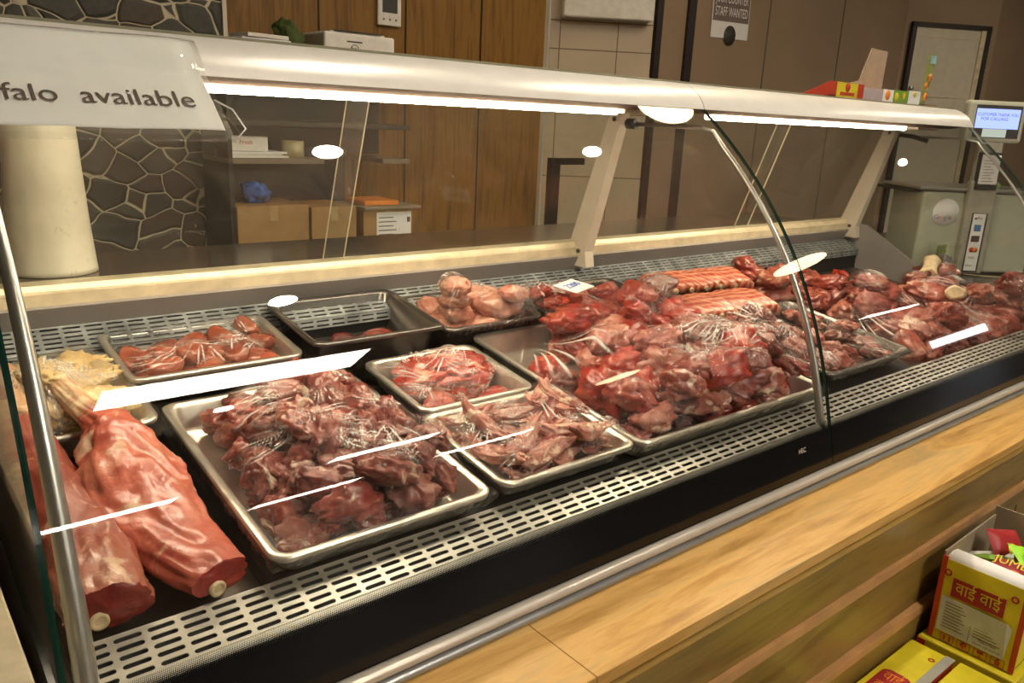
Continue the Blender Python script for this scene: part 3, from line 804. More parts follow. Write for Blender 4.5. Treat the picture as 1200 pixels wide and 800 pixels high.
mm = {
 'dark': mat_meat('dark_red_meat', (.13, .016, .012), (.36, .062, .042), (.56, .20, .13), fat=(.74, .54, .40), fat_amt=.61),
 'bright': mat_meat('bright_red_meat', (.24, .010, .006), (.48, .04, .02), (.66, .14, .07), fat_amt=.66),
 'pink': mat_meat('pale_pink_meat', (.36, .10, .07), (.58, .22, .16), (.74, .40, .28), fat=(.80, .60, .42), fat_amt=.56),
 'chicken': mat_meat('pink_poultry', (.62, .20, .13), (.80, .36, .25), (.88, .55, .38), fat=(.86, .66, .44), fat_amt=.60, fibre=4, rough=.2),
 'kidney': mat_meat('kidney_brown', (.20, .035, .015), (.36, .085, .04), (.48, .17, .10), fat_amt=.85, fibre=3, rough=.15),
 'tripe': mat_meat('yellow_tripe', (.62, .42, .16), (.78, .58, .28), (.86, .72, .42), fat=(.9, .8, .55), fat_amt=.60, fibre=30, rough=.35),
 'liver': mat_meat('dark_liver', (.10, .016, .010), (.20, .035, .02), (.30, .07, .05), fat_amt=.9, fibre=3, rough=.15),
 'leg': mat_meat('leg_muscle', (.30, .045, .03), (.48, .12, .075), (.60, .25, .16), fat=(.66, .44, .30), fat_amt=.56, fibre=14, rough=.3, scale=14),
 'raw': mat_meat('raw_cut_face', (.16, .008, .008), (.28, .018, .012), (.45, .07, .04), fat_amt=.72, fibre=12, rough=.3),
 'violet': mat_meat('violet_red_meat', (.16, .026, .020), (.38, .10, .07), (.60, .29, .21), fat=(.74, .54, .40), fat_amt=.57),
}
def sp(n, dims, s0=1, **kw):
    return [dict(seed=s0+i, dims=tuple(d * random.Random(s0*31+i).uniform(.85, 1.15) for d in dims), **kw) for i in range(n)]
P_dark = protos('meat_chunk', [mm['dark'], mm['violet'], mm['dark']], sp(9, (.034, .024, .018), 1, cut=.70, rough=.26))
P_big = protos('meat_chunk', [mm['dark'], mm['violet'], mm['bright']], sp(8, (.044, .031, .023), 20, cut=.70, rough=.26))
P_bright = protos('meat_chunk', [mm['bright']], sp(6, (.030, .023, .017), 40, cut=.72, rough=.22))
P_strip = protos('meat_strip', [mm['pink'], mm['dark'], mm['pink']], sp(8, (.048, .013, .010), 60, cut=.75, rough=.24, bend=.25))
P_chick = protos('poultry_piece', [mm['chicken']], sp(6, (.042, .029, .021), 80, cut=.95, rough=.14, ncut=4))
P_kid = protos('kidney', [mm['kidney']], sp(5, (.030, .023, .018), 100, cut=1.1, rough=.05, ncut=2, bend=.28))
P_tripe = protos('tripe_piece', [mm['tripe']], sp(5, (.050, .026, .014), 120, cut=.85, rough=.20, bend=.15))
P_liver = protos('liver_slice', [mm['liver']], sp(4, (.060, .032, .010), 140, cut=.9, rough=.12))
P_cut = protos('meat_cut', [mm['dark'], mm['violet'], mm['leg'], mm['dark']], sp(8, (.062, .042, .032), 160, cut=.75, rough=.24))

def mound(cx, cy, rx, ry, hh, base=.0, p=2.0):
    return lambda u, v: base + hh*max(0.0, 1 - (abs((u-cx)/rx)**p + abs((v-cy)/ry)**p)) if (abs((u-cx)/rx)**p + abs((v-cy)/ry)**p) < 1 else 0

# A: diced meat, front row by the legs
tA = make_tray(.307, .602, .737, 1.12, .7825, .040, 'big shallow steel tray of diced meat next to the lamb legs')
heap(tA, P_dark, 98, lambda u, v: .036 + .078*max(0, 1 - ((u-.56)/.52)**2 - ((v-.52)/.56)**2)**.8 if u > .10 + .12*v else 0, 'meat_chunk', 'chunk of dark diced meat heaped under film beside the lamb legs', 'meat', 'diced meat in the tray beside the lamb legs', seed=3, rng=(.9, 1.35))
film(tA, 'clear cling film stretched over the diced meat beside the lamb legs', [(.55, .62, .12, 46, 1.3), (.70, .40, .10, 40, 1.2), (.36, .45, .08, 36, 1.0), (.80, .70, .07, 34, 1.0), (.5, .2, .08, 30, .9)], seed=1)

# B: half tray with a beef joint
tB = make_tray(.640, .862, .957, 1.145, .8150, .040, 'half size steel tray holding a single red beef joint')
def slab(t, name, u, v, dims, yaw, mats, seed, z=None, cut=.8, rough=.12, tilt=(0, 0)):
    bm = chunk_bm(seed, dims, cut, rough, 5, 0, 6, 1.6)
    # cut face: everything above a slanted plane is trimmed flat and takes the second material
    me = bpy.data.meshes.new(name); bm.to_mesh(me); bm.free()
    for m_ in mats: me.materials.append(m_)
    if len(mats) > 1:
        for p in me.polygons: p.material_index = 1 if p.normal.z > .62 else 0
    o = bpy.data.objects.new(name, me); C.objects.link(o)
    z = dims[2]*.8 if z is None else z
    o.matrix_world = t.M @ Matrix.Translation((u, v, z)) @ Euler((R(tilt[0]), R(tilt[1]), yaw)).to_matrix().to_4x4()
    mark_heights(t, o); return o
m_beef = mat_meat('beef_cut_face', (.36, .015, .008), (.55, .04, .02), (.66, .13, .06), fat=(.80, .50, .34), fat_amt=.64, fibre=5, rough=.25, scale=9)
o = slab(tB, 'beef_joint', .115, .115, (.100, .072, .036), .1, [mm['violet'], m_beef], 301)
tag(o, 'large beef joint with bright red cut face under film', 'meat')
o = slab(tB, 'beef_piece', .055, .045, (.045, .03, .02), .6, [mm['dark']], 302); tag(o, 'small dark beef piece at the front corner of the joint tray', 'meat')
o = slab(tB, 'beef_piece', .165, .045, (.055, .020, .015), .05, [mm['bright']], 303); tag(o, 'narrow red beef trimming lying along the rim below the big joint', 'meat')
film(tB, 'clear cling film creased over the beef joint', [(.30, .15, .12, 60, 1.5), (.75, .3, .06, 30, .8)], seed=2)

# C: pale trimmings
tC = make_tray(.625, .882, .742, .948, .7825, .038, 'half size steel tray of pale meat strips in front of the beef joint')
heap(tC, P_strip, 60, lambda u, v: .040 if u + v > .2 else .02, 'meat_strip', 'pale marbled strip of meat trimming under film in front of the beef joint', 'meat', 'meat strips in the half tray', seed=5, tilt=14)
film(tC, 'clear cling film over the pale meat strips', [(.25, .6, .10, 40, 1.2), (.7, .75, .09, 36, 1.0), (.5, .2, .08, 30, .9)], seed=3)

# D: large tray, heaped on its far half
tD = make_tray(.890, 1.405, .737, 1.178, .7815, .045, 'largest steel tray, half empty, heaped with red meat chunks by the glass joint')
heap(tD, P_big, 100, lambda u, v: max((.040 + .115*max(0, 1 - ((u-.58)/.50)**2 - ((v-.40)/.52)**2)**.8) if (u > .34 or v < .62 - .2*u) and u + v > .12 else 0, 0.0), 'meat_chunk', 'big chunk of red meat heaped under film in the largest tray', 'meat', 'meat chunks in the largest tray', seed=8, rng=(.9, 1.4))
film(tD, 'crumpled clear cling film over the largest tray of red meat', [(.55, .45, .16, 60, 1.4), (.75, .40, .14, 50, 1.3), (.45, .25, .10, 44, 1.1), (.15, .85, .20, 50, 1.0), (.85, .65, .12, 44, 1.2)], seed=4, sag=.00002)

# E: front tray past the joint
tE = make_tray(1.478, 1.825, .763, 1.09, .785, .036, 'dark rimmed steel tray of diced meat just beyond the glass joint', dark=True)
heap(tE, P_dark, 48, lambda u, v: .046 + .01*math.sin(u*7), 'meat_chunk', 'chunk of red diced meat lying in the tray just beyond the glass joint', 'meat', 'diced meat beyond the glass joint', seed=9)
film(tE, 'glossy clear cling film over the diced meat beyond the glass joint', [(.2, .6, .12, 36, 1.0), (.6, .3, .12, 40, 1.1), (.8, .8, .1, 36, 1)], seed=5)

# rear row
tK = make_tray(.283, .548, 1.166, 1.345, .8665, .048, 'small steel tray of kidneys in the rear row', dark=False)
heap(tK, P_kid, 24, lambda u, v: .056 if v < .9 else .03, 'kidney', 'glossy brown kidney lying in the rear steel tray', 'kidney', 'kidneys in the rear tray', seed=11, tilt=15)
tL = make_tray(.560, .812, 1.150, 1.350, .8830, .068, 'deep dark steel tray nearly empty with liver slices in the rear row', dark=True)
heap(tL, P_liver, 5, lambda u, v: .030 if v < .6 else 0, 'liver_slice', 'dark liver slice at the bottom of the deep tray', 'liver', 'liver slices in the deep tray', seed=12, tilt=6)
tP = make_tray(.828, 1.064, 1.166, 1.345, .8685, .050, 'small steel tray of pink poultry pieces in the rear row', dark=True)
heap(tP, P_chick, 14, lambda u, v: .062, 'poultry_piece', 'plump pale pink poultry piece in the rear tray', 'poultry', 'poultry pieces in the rear tray', seed=17, tilt=18)
tT = make_tray(.118, .290, 1.060, 1.290, .8430, .045, 'steel tray of cream tripe behind the lamb legs')
heap(tT, P_tripe, 18, lambda u, v: .058, 'tripe_piece', 'folded cream coloured piece of tripe behind the lamb legs', 'tripe', 'tripe pieces in the tray', seed=14, tilt=14)
tV = make_tray(1.082, 1.395, 1.105, 1.310, .8600, .036, 'steel tray of bright red meat carrying the price card', dark=True)
heap(tV, P_bright, 36, lambda u, v: .058 + .016*math.sin(u*9) if .02 < v < .98 else 0, 'meat_chunk', 'bright red chunk of meat in the rear tray with the price card', 'meat', 'bright red meat with the price card', seed=15)
film(tV, 'clear cling film over the bright red meat at the rear', [(.7, .3, .1, 36, 1), (.4, .2, .08, 30, .8)], seed=6)
for tt, lb, fo in ((tK, 'thin cling film over the kidneys', [(.3, .3, .08, 30, .6)]), (tT, 'thin cling film over the tripe', [(.8, .8, .08, 40, .9), (.3, .3, .07, 30, .5)]), (tP, 'thin cling film over the poultry pieces', [(.5, .5, .08, 30, .5)])):
    film(tt, lb, fo, seed=21, amp=.0018)

# rib racks
m_rib = None
def mat_ribs():
    t = NT('striped_ribs'); c = t.coord('Object'); sp_ = t.new('SeparateXYZ'); t.l.new(c, sp_.inputs[0])
    nz = t.noise(c, 18, 4, .6)
    ph = t.math('ADD', t.math('MULTIPLY', t.math('ADD', sp_.outputs[0], t.math('MULTIPLY', sp_.outputs[1], 1.1)), 2*math.pi/.024), t.math('MULTIPLY', nz, 6.0))
    s = t.math('ADD', t.math('MULTIPLY', t.math('SINE', ph), .5), .5)
    s = t.math('ADD', t.math('MULTIPLY', s, .55), t.math('MULTIPLY', t.noise(c, 40, 5, .65), .55))
    col = t.ramp(s, [(.20, (.34, .03, .015)), (.45, (.52, .10, .055)), (.70, (.62, .24, .14)), (.95, (.78, .52, .34))])
    t.bsdf(Base_Color=col, Roughness=.36, Coat_Weight=.1); return t.m
m_rib = mat_ribs()
def rib_rack(loc, L, Wd, yaw, arch, label, n=None):
    root = thing('rib_rack', label, 'rib rack', loc, (TILT, 0, yaw))
    nu, nv = 90, 30; th = .020; top = []
    for i in range(nu+1):
        u = i/nu; row = []
        for j in range(nv+1):
            v = j/nv; x = (u-.5)*L; y = (v-.5)*Wd
            z = arch*(1 - (2*v-1)**2) + th + .0020*math.sin(x*2*math.pi/.024) * (1 - .3*v) + .004*noise.noise(Vector((x*30, y*30, 1.3)))
            z -= .012*max(0, abs(2*u-1)-.85)/.15
            row.append(((x, y + .006*noise.noise(Vector((x*12, 3, y*9))), z)))
        top.append(row)
    b = MB(); b.grid(top)
    bot = [[(x, y, z - th) for x, y, z in row] for row in top]; b.grid([r[::-1] for r in bot])
    for a, c_ in ((top[0], bot[0]), (top[-1], bot[-1])): b.loops([a, c_], False)
    b.loops([[r[0] for r in top], [r[0] for r in bot]], False); b.loops([[r[-1] for r in top], [r[-1] for r in bot]], False)
    bmesh.ops.remove_doubles(b.bm, verts=b.bm.verts[:], dist=1e-6)
    b.build('rib_meat', m_rib, root)
    k = 5
    for i in range(k):
        x = -L/2 + .03 + i*.050
        pts = [(x, -Wd/2 - .006 + 0*i, th*.5 + .0), (x, -Wd/2 + .02, th*.5 + arch*.28)]
        MB().tube(pts, [.0058, .0065], 10).build('rib_bone', M['bone'], root)
    return root
rib_rack((1.555, 1.095, .842), .285, .110, -.10, .010, 'front rack of striped ribs bending under film in the rear row')
rib_rack((1.625, 1.225, .868), .300, .100, -.12, .012, 'rear rack of striped ribs lying against the air grille')
tR = area(1.42, 1.80, 1.05, 1.31, z=.80)
heap(tR, P_bright, 8, lambda u, v: .035 if u > .45 and v > .15 else 0, 'meat_chunk', 'red piece of meat between the rib racks', 'meat', 'meat between the rib racks', seed=16)
# ---- far heap, bagged cuts
tF = area(1.85, 2.585, .762, 1.10)
heap(tF, P_cut, 75, lambda u, v: min(.185, .060 + .17*u), 'meat_cut', 'large bone-in cut of meat in the bagged heap at the scale end', 'meat', 'bagged bone-in cuts at the scale end', seed=31, rng=(.75, 1.05), margin=.012)
tG = area(1.80, 2.56, 1.10, 1.315)
heap(tG, P_cut, 30, lambda u, v: .095 - .02*u if u < .62 else .06, 'meat_cut', 'red cut of meat heaped along the rear air grille', 'meat', 'red cuts along the rear grille', seed=33, rng=(.7, 1.0), margin=.02)
heap(tG, P_bright, 14, lambda u, v: .13 - .03*u if u < .62 else .07, 'meat_chunk', 'bright red piece on top of the rear heap near the end panel', 'meat', 'bright red pieces on the rear heap', seed=34, tilt=20)
def bone_piece(loc, rot, s, label):
    root = thing('cut_bone', label, 'bone', loc, rot)
    b = MB(); prof = []
    ring = lambda r, x: [(x, r*(1+.12*math.sin(2*a+1))*math.cos(a), r*.8*(1+.1*math.cos(3*a))*math.sin(a)) for a in [2*math.pi*k/24 for k in range(24)]]
    b.loops([ring(.013*s, 0), ring(.016*s, .004), ring(.0135*s, .02), ring(.012*s, .05), ring(.016*s, .062*s), ring(.012*s, .066*s)], True, True, True)
    b.build('bone_shaft', M['bone'], root)
    MB().lathe([(0, 0), (.007*s, 0), (.007*s, .001), (0, .001)], n=16, M=Matrix.Rotation(math.pi/2, 4, 'Y') @ Matrix.Translation((0, 0, -.0012))).build('marrow', mm['raw'], root)
    return root
def on_heap(t, u, v, up):
    return tuple(t.M @ Vector((u*t.W, v*t.D, t.H[int(u*t.W/t.cell), int(v*t.D/t.cell)] + up)))
bone_piece(on_heap(tF, .66, .45, .006), (0, R(-12), R(205)), 1.5, 'cream sawn bone end poking from the middle of the bagged heap')
bone_piece(on_heap(tF, .80, .80, .004), (0, R(-20), R(20)), 1.4, 'upper cream sawn bone at the crest of the bagged heap')
film(tF, 'glossy clear plastic bag drawn over the heap at the scale end', [(.3, .3, .16, 50, 1.6), (.55, .5, .2, 60, 1.6), (.8, .4, .14, 50, 1.3), (.15, .7, .14, 50, 1.4)], seed=7, rim=.012, over=.004, amp=.004)
film(tR, 'clear cling film tucked over the rib racks', [(.3, .3, .12, 50, 1.4)], seed=8, rim=.03, over=.002) if False else None
# pale slips, sticks
def stick(a, b, r, label):
    o = MB().tube([a, b], r, 8).build('wooden_skewer', M['stick'], None); return tag(o, label, 'skewer')

# price card
pc = thing('price_card', 'white price card with blue handwriting lying on the bright red meat', 'price card', (1.135, 1.160, .9230), (R(7), R(-3), R(16)))
MB().box((-.036, -.028, 0), (.036, .028, .0012)).build('card', M['paper'], pc)
tb = MB(); text_on(tb, '2200', .025, frame((-.026, -.010, .0016), (1, 0, 0), (0, 1, 0))); text_on(tb, '2200', .025, frame((-.0252, -.0093, .0018), (1, 0, 0), (0, 1, 0)))
tb.build('handwriting', M['blue_ink'], pc)
MB().tube([(.02, -.012, -.001), (.045, -.03, -.006)], .0015, 8).build('card_pin', M['stick'], pc)

# ------------------------------------------------------------------ lamb legs
def leg(name, label, path, rad, flat, cut_dir, seed, hock=True):
    """path of world points from shank to cut end, radii, oval flattening"""
    root = thing(name, label, 'leg of lamb', path[0])
    O = Vector(path[0])
    P = [Vector(p) for p in path]
    # catmull resample
    pts, rr, ff = [], [], []
    n = len(P)
    for i in range(n-1):
        p0, p1, p2, p3 = P[max(i-1, 0)], P[i], P[i+1], P[min(i+2, n-1)]
        for k in range(12):
            t = k/12
            pts.append(.5*((2*p1) + (-p0+p2)*t + (2*p0-5*p1+4*p2-p3)*t*t + (-p0+3*p1-3*p2+p3)*t**3)); tt = t*t*(3-2*t)
            rr.append(lerp(rad[i], rad[i+1], tt)); ff.append(lerp(flat[i], flat[i+1], tt))
    pts.append(P[-1]); rr.append(rad[-1]); ff.append(flat[-1])
    b = MB(); rings = []; nseg = 64; up = Vector((0, -.15, 1)).normalized()
    for i, p in enumerate(pts):
        d = (pts[min(i+1, len(pts)-1)] - pts[max(i-1, 0)]).normalized(); a = d.cross(up).normalized(); c = a.cross(d).normalized()
        ring = []
        for k in range(nseg):
            th = 2*math.pi*k/nseg; r = rr[i]
            q = a*(r*math.cos(th)) + c*(r*ff[i]*math.sin(th)*(1.0 if math.sin(th) > 0 else .75))
            s = Vector((math.cos(th)*1.5, math.sin(th)*1.5, i*.06 + seed))
            dd = 1 + .13*noise.noise(s*1.2) + .08*noise.noise(s*3.1) + .035*noise.noise(s*9)
            crease = abs(noise.noise(Vector((math.cos(th)*1.1, math.sin(th)*1.1 + seed, i*.035)))); dd -= .10*max(0, .10 - crease)/.10
            ring.append(p + q*dd - O)
        rings.append(ring)
    b.loops(rings[13:], True, False, False)
    b.build('muscle', mm['leg'], root)
    b = MB(); b.loops(rings[:15], True, True, False); b.build('shank', M['knuckle'], root)
    # cut face: domed cap with its own raw surface
    last = rings[-1]; cen = sum(last, Vector())/len(last); dn = (pts[-1]-pts[-2]).normalized()
    cf = MB(); caps = [last]
    for s in (.93, .75, .5, .25, .08):
        caps.append([cen + (v - cen)*s + dn*(.006*(1-s) + .004*noise.noise((v+O)*60*s)) for v in last])
    cf.loops(caps, True, False, True); cf.build('cut_face', mm['raw'], root)
    bn = MB(); a = dn.cross(up).normalized(); c = a.cross(dn).normalized(); bc = cen + a*rr[-1]*.25 - c*rr[-1]*.22
    bn.loops([[bc + dn*z + (a*math.cos(t) + c*math.sin(t))*r for t in [2*math.pi*k/20 for k in range(20)]] for r, z in ((.009, -.004), (.009, .0070), (.006, .0076), (.005, .005))], True, False, True)
    bn.build('leg_bone', M['bone'], root)
    # shank knuckle
    kb = MB(); t = bmesh.new(); bmesh.ops.create_icosphere(t, subdivisions=4, radius=1)
    r0 = rad[0]
    for v in t.verts:
        p = v.co.copy(); f = 1 + .22*noise.noise(p*1.6 + Vector((seed, 0, 0))) + .05*noise.noise(p*6)
        v.co = Vector((p.x*r0*1.12, p.y*r0*1.0, p.z*r0*.95))*f
    for f in t.faces: f.smooth = True
    kb.merge(t); kb.build('shank_knuckle', M['knuckle'], root)
    return root
M['knuckle'] = mat_meat('shank_gristle', (.52, .20, .10), (.70, .42, .24), (.80, .60, .38), fat=(.85, .68, .45), fat_amt=.5, fibre=6, scale=18)
LEGPATH = [(.188, 1.130, .890), (.204, 1.054, .872), (.218, 1.030, .856), (.222, .998, .838), (.221, .953, .816), (.224, .905, .794), (.242, .832, .774), (.258, .762, .768)]
leg('lamb_leg', 'whole lamb leg with pale knuckle raised over the tripe tray', LEGPATH,
    [.0150, .0175, .032, .046, .059, .060, .047, .033], [.95, .92, .85, .72, .60, .55, .58, .62], None, 2.3)
leg('lamb_leg', 'wide lamb leg lying against the end glass by the support tube', [(.137, 1.19, .895), (.135, 1.10, .862), (.140, 1.00, .822), (.150, .91, .795), (.152, .83, .778), (.150, .765, .772)],
    [.016, .026, .036, .044, .046, .042], [.9, .85, .75, .68, .66, .66], None, 8.1)

# ------------------------------------------------------------------ paper sign in its sleeve, draped over canopy and glass
SEQ = FS[int(len(FS)*.42):-1]
def sheet_prof(off):
    P = []
    F = SEQ
    for i, (y, z) in enumerate(F):
        a = F[max(i-1, 0)]; b_ = F[min(i+1, len(F)-1)]; ty, tz = b_[0]-a[0], b_[1]-a[1]; L = math.hypot(ty, tz)
        P.append((y + tz/L*off, z - ty/L*off))
    for i in range(20):
        z = lerp(1.272, 1.20, i/19); n = gn(z); P.append((gy(z) + n.y*off - .004*0, z + n.z*off))
    return P
def arcpos(P, s):
    acc = 0
    for (a, b_) in zip(P[:-1], P[1:]):
        L = math.hypot(b_[0]-a[0], b_[1]-a[1])
        if acc + L >= s: t = (s-acc)/L; return (lerp(a[0], b_[0], t), lerp(a[1], b_[1], t))
        acc += L
    return P[-1]
def arclen(P): return sum(math.hypot(b[0]-a[0], b[1]-a[1]) for a, b in zip(P[:-1], P[1:]))
sg = thing('paper_notice', 'white paper notice in a clear sleeve taped over the canopy edge', 'sign', (0, 0, 0))
P4, P5, P6 = sheet_prof(.004), sheet_prof(.0055), sheet_prof(.0065)
LA = arclen(P4)
def sheet(Pf, x0, x1, s0, s1, name, mat, nx=14, ns=30, wob=.0012):
    g = []
    for i in range(nx+1):
        x = lerp(x0, x1, i/nx); row = []
        for j in range(ns+1):
            y, z = arcpos(Pf, lerp(s0, s1, j/ns)); wv = wob*noise.noise(Vector((x*14, j*.22, 4)))
            row.append((x, y - abs(wv), z + wv))
        g.append(row)
    b = MB(); b.grid(g); o = b.build(name, mat, sg); md = o.modifiers.new('s', 'SOLIDIFY'); md.thickness = .0003; return o
sheet(P4, -.03, .3605, .0, LA*.86, 'paper_sheet', M['paper'])
sheet(P6, -.04, .366, .0, LA*.985, 'plastic_sleeve', mat_glass('sleeve_plastic', spec=.8, haze=.03), wob=.002)
tb = MB(); t = text_bm('Buffalo  available', .0345)
xs = [v.co.x for v in t.verts]; xr = max(xs); SL = LA*.70
kx = (.341 - .216) / (max(v.co.x for v in t.verts) - min(v.co.x for v in t.verts if v.co.x > xr*.545))
bmesh.ops.subdivide_edges(t, edges=[e for e in t.edges if e.calc_length() > .004], cuts=2)
for v in t.verts:
    x = .338 - (xr - v.co.x)*1.06; y, z = arcpos(P5, SL - v.co.y*1.10); v.co = Vector((x, y, z))
tb.merge(t); tb.build('lettering', M['ink'], sg, norm=False)
# torn sleeve corner
MB().tube([(.362, 1.0, 1.253), (.378, .985, 1.243), (.384, .962, 1.222), (.372, .955, 1.212)], .0010, 6).build('tape_strip', M['paper'], sg)

# ------------------------------------------------------------------ things behind the counter
# bag roll on the service worktop
br = thing('bag_roll', 'tall white tapering roll of plastic bags standing on the service worktop', 'bag roll', (.278, 1.60, .95))
b = MB(); rings = []
for i in range(40):
    z = i/39*.34; rr_ = lerp(.072, .052, (z/.34)**.8); ring = []
    for k in range(64):
        a = 2*math.pi*k/64; f = 1 + .012*noise.noise(Vector((math.cos(a)*3, math.sin(a)*3, z*7))) + .006*noise.noise(Vector((math.cos(a)*9, math.sin(a)*9, z*26)))
        ring.append((rr_*f*math.cos(a), rr_*f*math.sin(a), z + .0008))
    rings.append(ring)
b.loops(rings, True, True, True); b.build('rolled_bags', M['bag_roll'], br)
MB().lathe([(.018, .338), (.018, .345), (.012, .345), (.012, .338)], n=24).build('core', M['card'], br)
# back worktop and shelf unit
bk = thing('back_worktop', 'long dark worktop along the back wall under the cartons', 'worktop')
MB().box((-.6, 2.05, .775), (3.0, 2.61, .80), bev=.002).build('top', M['counter'], bk)
MB().box((-.6, 2.09, .0), (3.0, 2.60, .775)).build('base_cabinet', M['darkbox'], bk)
su = thing('shelf_unit', 'open dark shelf unit on the back worktop with a printer on top', 'shelf unit')
MB().box((.895, 2.585, .801), (1.38, 2.60, 1.10)).box((.895, 2.585, 1.10), (1.515, 2.60, 1.378)).build('back_panel', M['darkbox'], su)
for x0, x1, z, m_ in ((.895, 1.20, 1.080, 'shelf_edge'), (1.41, 1.515, 1.080, 'shelf_edge'), (.895, 1.515, 1.190, 'darkbox'), (.895, 1.66, 1.378, 'darkbox')):
    MB().box((x0, 2.25 if z > 1.3 else 2.38, z), (x1, 2.60, z + .016), bev=.001).build('shelf', M[m_], su)
MB().box((.895, 2.38, .801), (.907, 2.585, 1.378)).build('side_panel', M['darkbox'], su)
def carton(x0, x1, y0, y1, z0, z1, label, extra=None):
    t = thing('cardboard_carton', label, 'carton', ((x0+x1)/2, y0, z0))
    a = (x1-x0)/2
    MB().box((-a, 0, 0), (a, y1-y0, z1-z0), bev=.002).build('box_body', M['card'], t)
    MB().box((-a, -.0006, (z1-z0)*.0 + .0), (a, .0, .004)).box((-.012, -.0008, (z1-z0)-.045), (.012, 0, z1-z0)).build('packing_tape', plain('tape_tan_%s' % label[:5], (.45, .30, .12), .3), t)
    if extra: extra(t, a, z1-z0)
    return t
carton(.905, 1.133, 2.36, 2.57, .801, .957, 'widest brown cardboard carton at the stone wall end')
carton(1.142, 1.30, 2.36, 2.56, .801, .948, 'plain brown carton in the middle of the back worktop')
def lab(t, a, h):
    MB().box((-.045, -.0012, .008), (a - .006, -.0002, h - .01)).build('shipping_label', M['paper'], t)
    l = MB()
    for k in range(7): l.box((-.038, -.0020, .022 + k*.014), (.030 if k % 2 else .018, -.0013, .025 + k*.014))
    l.box((a-.022, -.0020, h-.045), (a-.010, -.0013, h-.028)); l.build('printed_lines', M['ink'], t)
carton(1.315, 1.502, 2.34, 2.52, .801, .936, 'brown carton with a white shipping label', lab)
o = MB().box((1.31, 2.32, .937), (1.525, 2.53, .946), bev=.002).build('folded_board', M['card_grey'], None); tag(o, 'folded grey board lying on the labelled carton', 'cardboard')
o = MB().box((1.33, 2.36, .9465), (1.46, 2.50, .962), bev=.003).build('paper_bundle', M['orange'], None); tag(o, 'orange bundle of papers on the folded board', 'papers')
bl_ = chunk_bm(501, (.055, .05, .036), .75, .25, 4); me = bpy.data.meshes.new('plastic_bag'); bl_.to_mesh(me); bl_.free(); me.materials.append(M['blue'])
o = bpy.data.objects.new('plastic_bag', me); C.objects.link(o); o.location = (1.0, 2.45, .992); tag(o, 'crumpled blue plastic bag on the widest carton', 'bag')
# shelf items
o = thing('small_box', 'little white printed box on the papers on the shelf', 'box', (.975, 2.42, 1.1155), (0, 0, R(-8)))
MB().box((-.055, 0, 0), (.055, .05, .042), bev=.001).build('box_body', M['white'], o)
l = MB(); text_on(l, 'Fresh', .018, frame((-.03, -.0008, .016), (1, 0, 0), (0, 0, 1))); l.build('print', M['red'], o)
for k, (x, z, s_) in enumerate(((1.0, 1.0965, .09), (.99, 1.1025, .08), (1.0, 1.1085, .085))):
    o = MB().box((x - s_, 2.40, z), (x + s_, 2.52, z + .0055), bev=.0008).build('paper_stack', M['paper' if k != 1 else 'white'], None)
    tag(o, ['lowest pad of papers on the dark shelf', 'middle pad of papers on the dark shelf', 'top pad of papers under the little printed box'][k], 'papers')
o = thing('tape_roll', 'roll of tan packing tape beside the papers', 'tape roll', (1.122, 2.44, 1.0965))
MB().lathe([(.030, 0), (.034, 0), (.034, .050), (.030, .050), (.030, 0)], n=32).build('tape', plain('tan_tape', (.50, .42, .24), .3), o)
MB().lathe([(.0295, .001), (.0295, .049), (.026, .049), (.026, .001), (.0295, .001)], n=32).build('core', M['card'], o)
# printer
pr = thing('printer', 'off white laser printer standing on top of the dark shelf unit', 'printer', (1.268, 2.27, 1.3945))
b = MB(); b.box((-.118, 0, 0), (.118, .155, .070), bev=.006); b.build('body', M['white'], pr)
MB().box((-.085, .03, .0702), (.10, .13, .0765), bev=.002).build('top_cover', M['white'], pr)
MB().box((-.07, .02, .0765), (.09, .11, .0785)).build('output_slot', M['grey_dark'], pr)
MB().box((-.045, -.0012, .045), (.005, -.0002, .049)).build('front_slot', M['grey_dark'], pr)
l = MB(); l.lathe([(.012, 0), (.014, 0), (.014, .0008), (.012, .0008), (.012, 0)], n=24, M=frame((-.02, -.0006, .026), (1, 0, 0), (0, 0, 1)))
text_on(l, 'hp', .020, frame((-.0315, -.0012, .018), (1, 0, 0), (.25, 0, 1))); l.build('badge', M['grey_dark'], pr)
bb = chunk_bm(511, (.050, .035, .055), .8, .25, 4); me = bpy.data.meshes.new('fabric_bag'); bb.to_mesh(me); bb.free(); me.materials.append(M['olive'])
o = bpy.data.objects.new('fabric_bag', me); C.objects.link(o); o.location = (1.085, 2.36, 1.442); tag(o, 'olive green fabric bag slumped beside the printer', 'bag')
for k in range(4):
    o = MB().box((-.075, -.05, 0), (.075, .05, .011), bev=.0015).build('paper_pad', M[('paper', 'shelf_edge', 'paper', 'white')[k]], None)
    o.location = (.975 + .01*k, 2.37, 1.3945 + .0125*k); o.rotation_euler = (0, 0, R(-6 + 5*k))
    tag(o, ['lowest loose paper pad next to the green bag', 'second brown pad next to the green bag', 'third loose pad next to the green bag', 'topmost loose pad next to the green bag'][k], 'papers')
# thermostat
th = thing('thermostat', 'white wall thermostat with a dark display on the wood panelling', 'thermostat', (1.588, 2.648, 1.593))
MB().box((-.047, -.014, -.055), (.047, 0, .085), bev=.004).build('housing', M['white'], th)
MB().box((-.030, -.0155, -.012), (.030, -.0138, .050)).build('display', M['grey_dark'], th)
l = MB()
for k in range(3): l.lathe([(0, 0), (.004, 0), (.004, .001), (0, .001)], n=12, M=frame((-.025 + .025*k, -.0142, -.034), (1, 0, 0), (0, 0, 1)))
l.build('buttons', M['card_grey'], th)
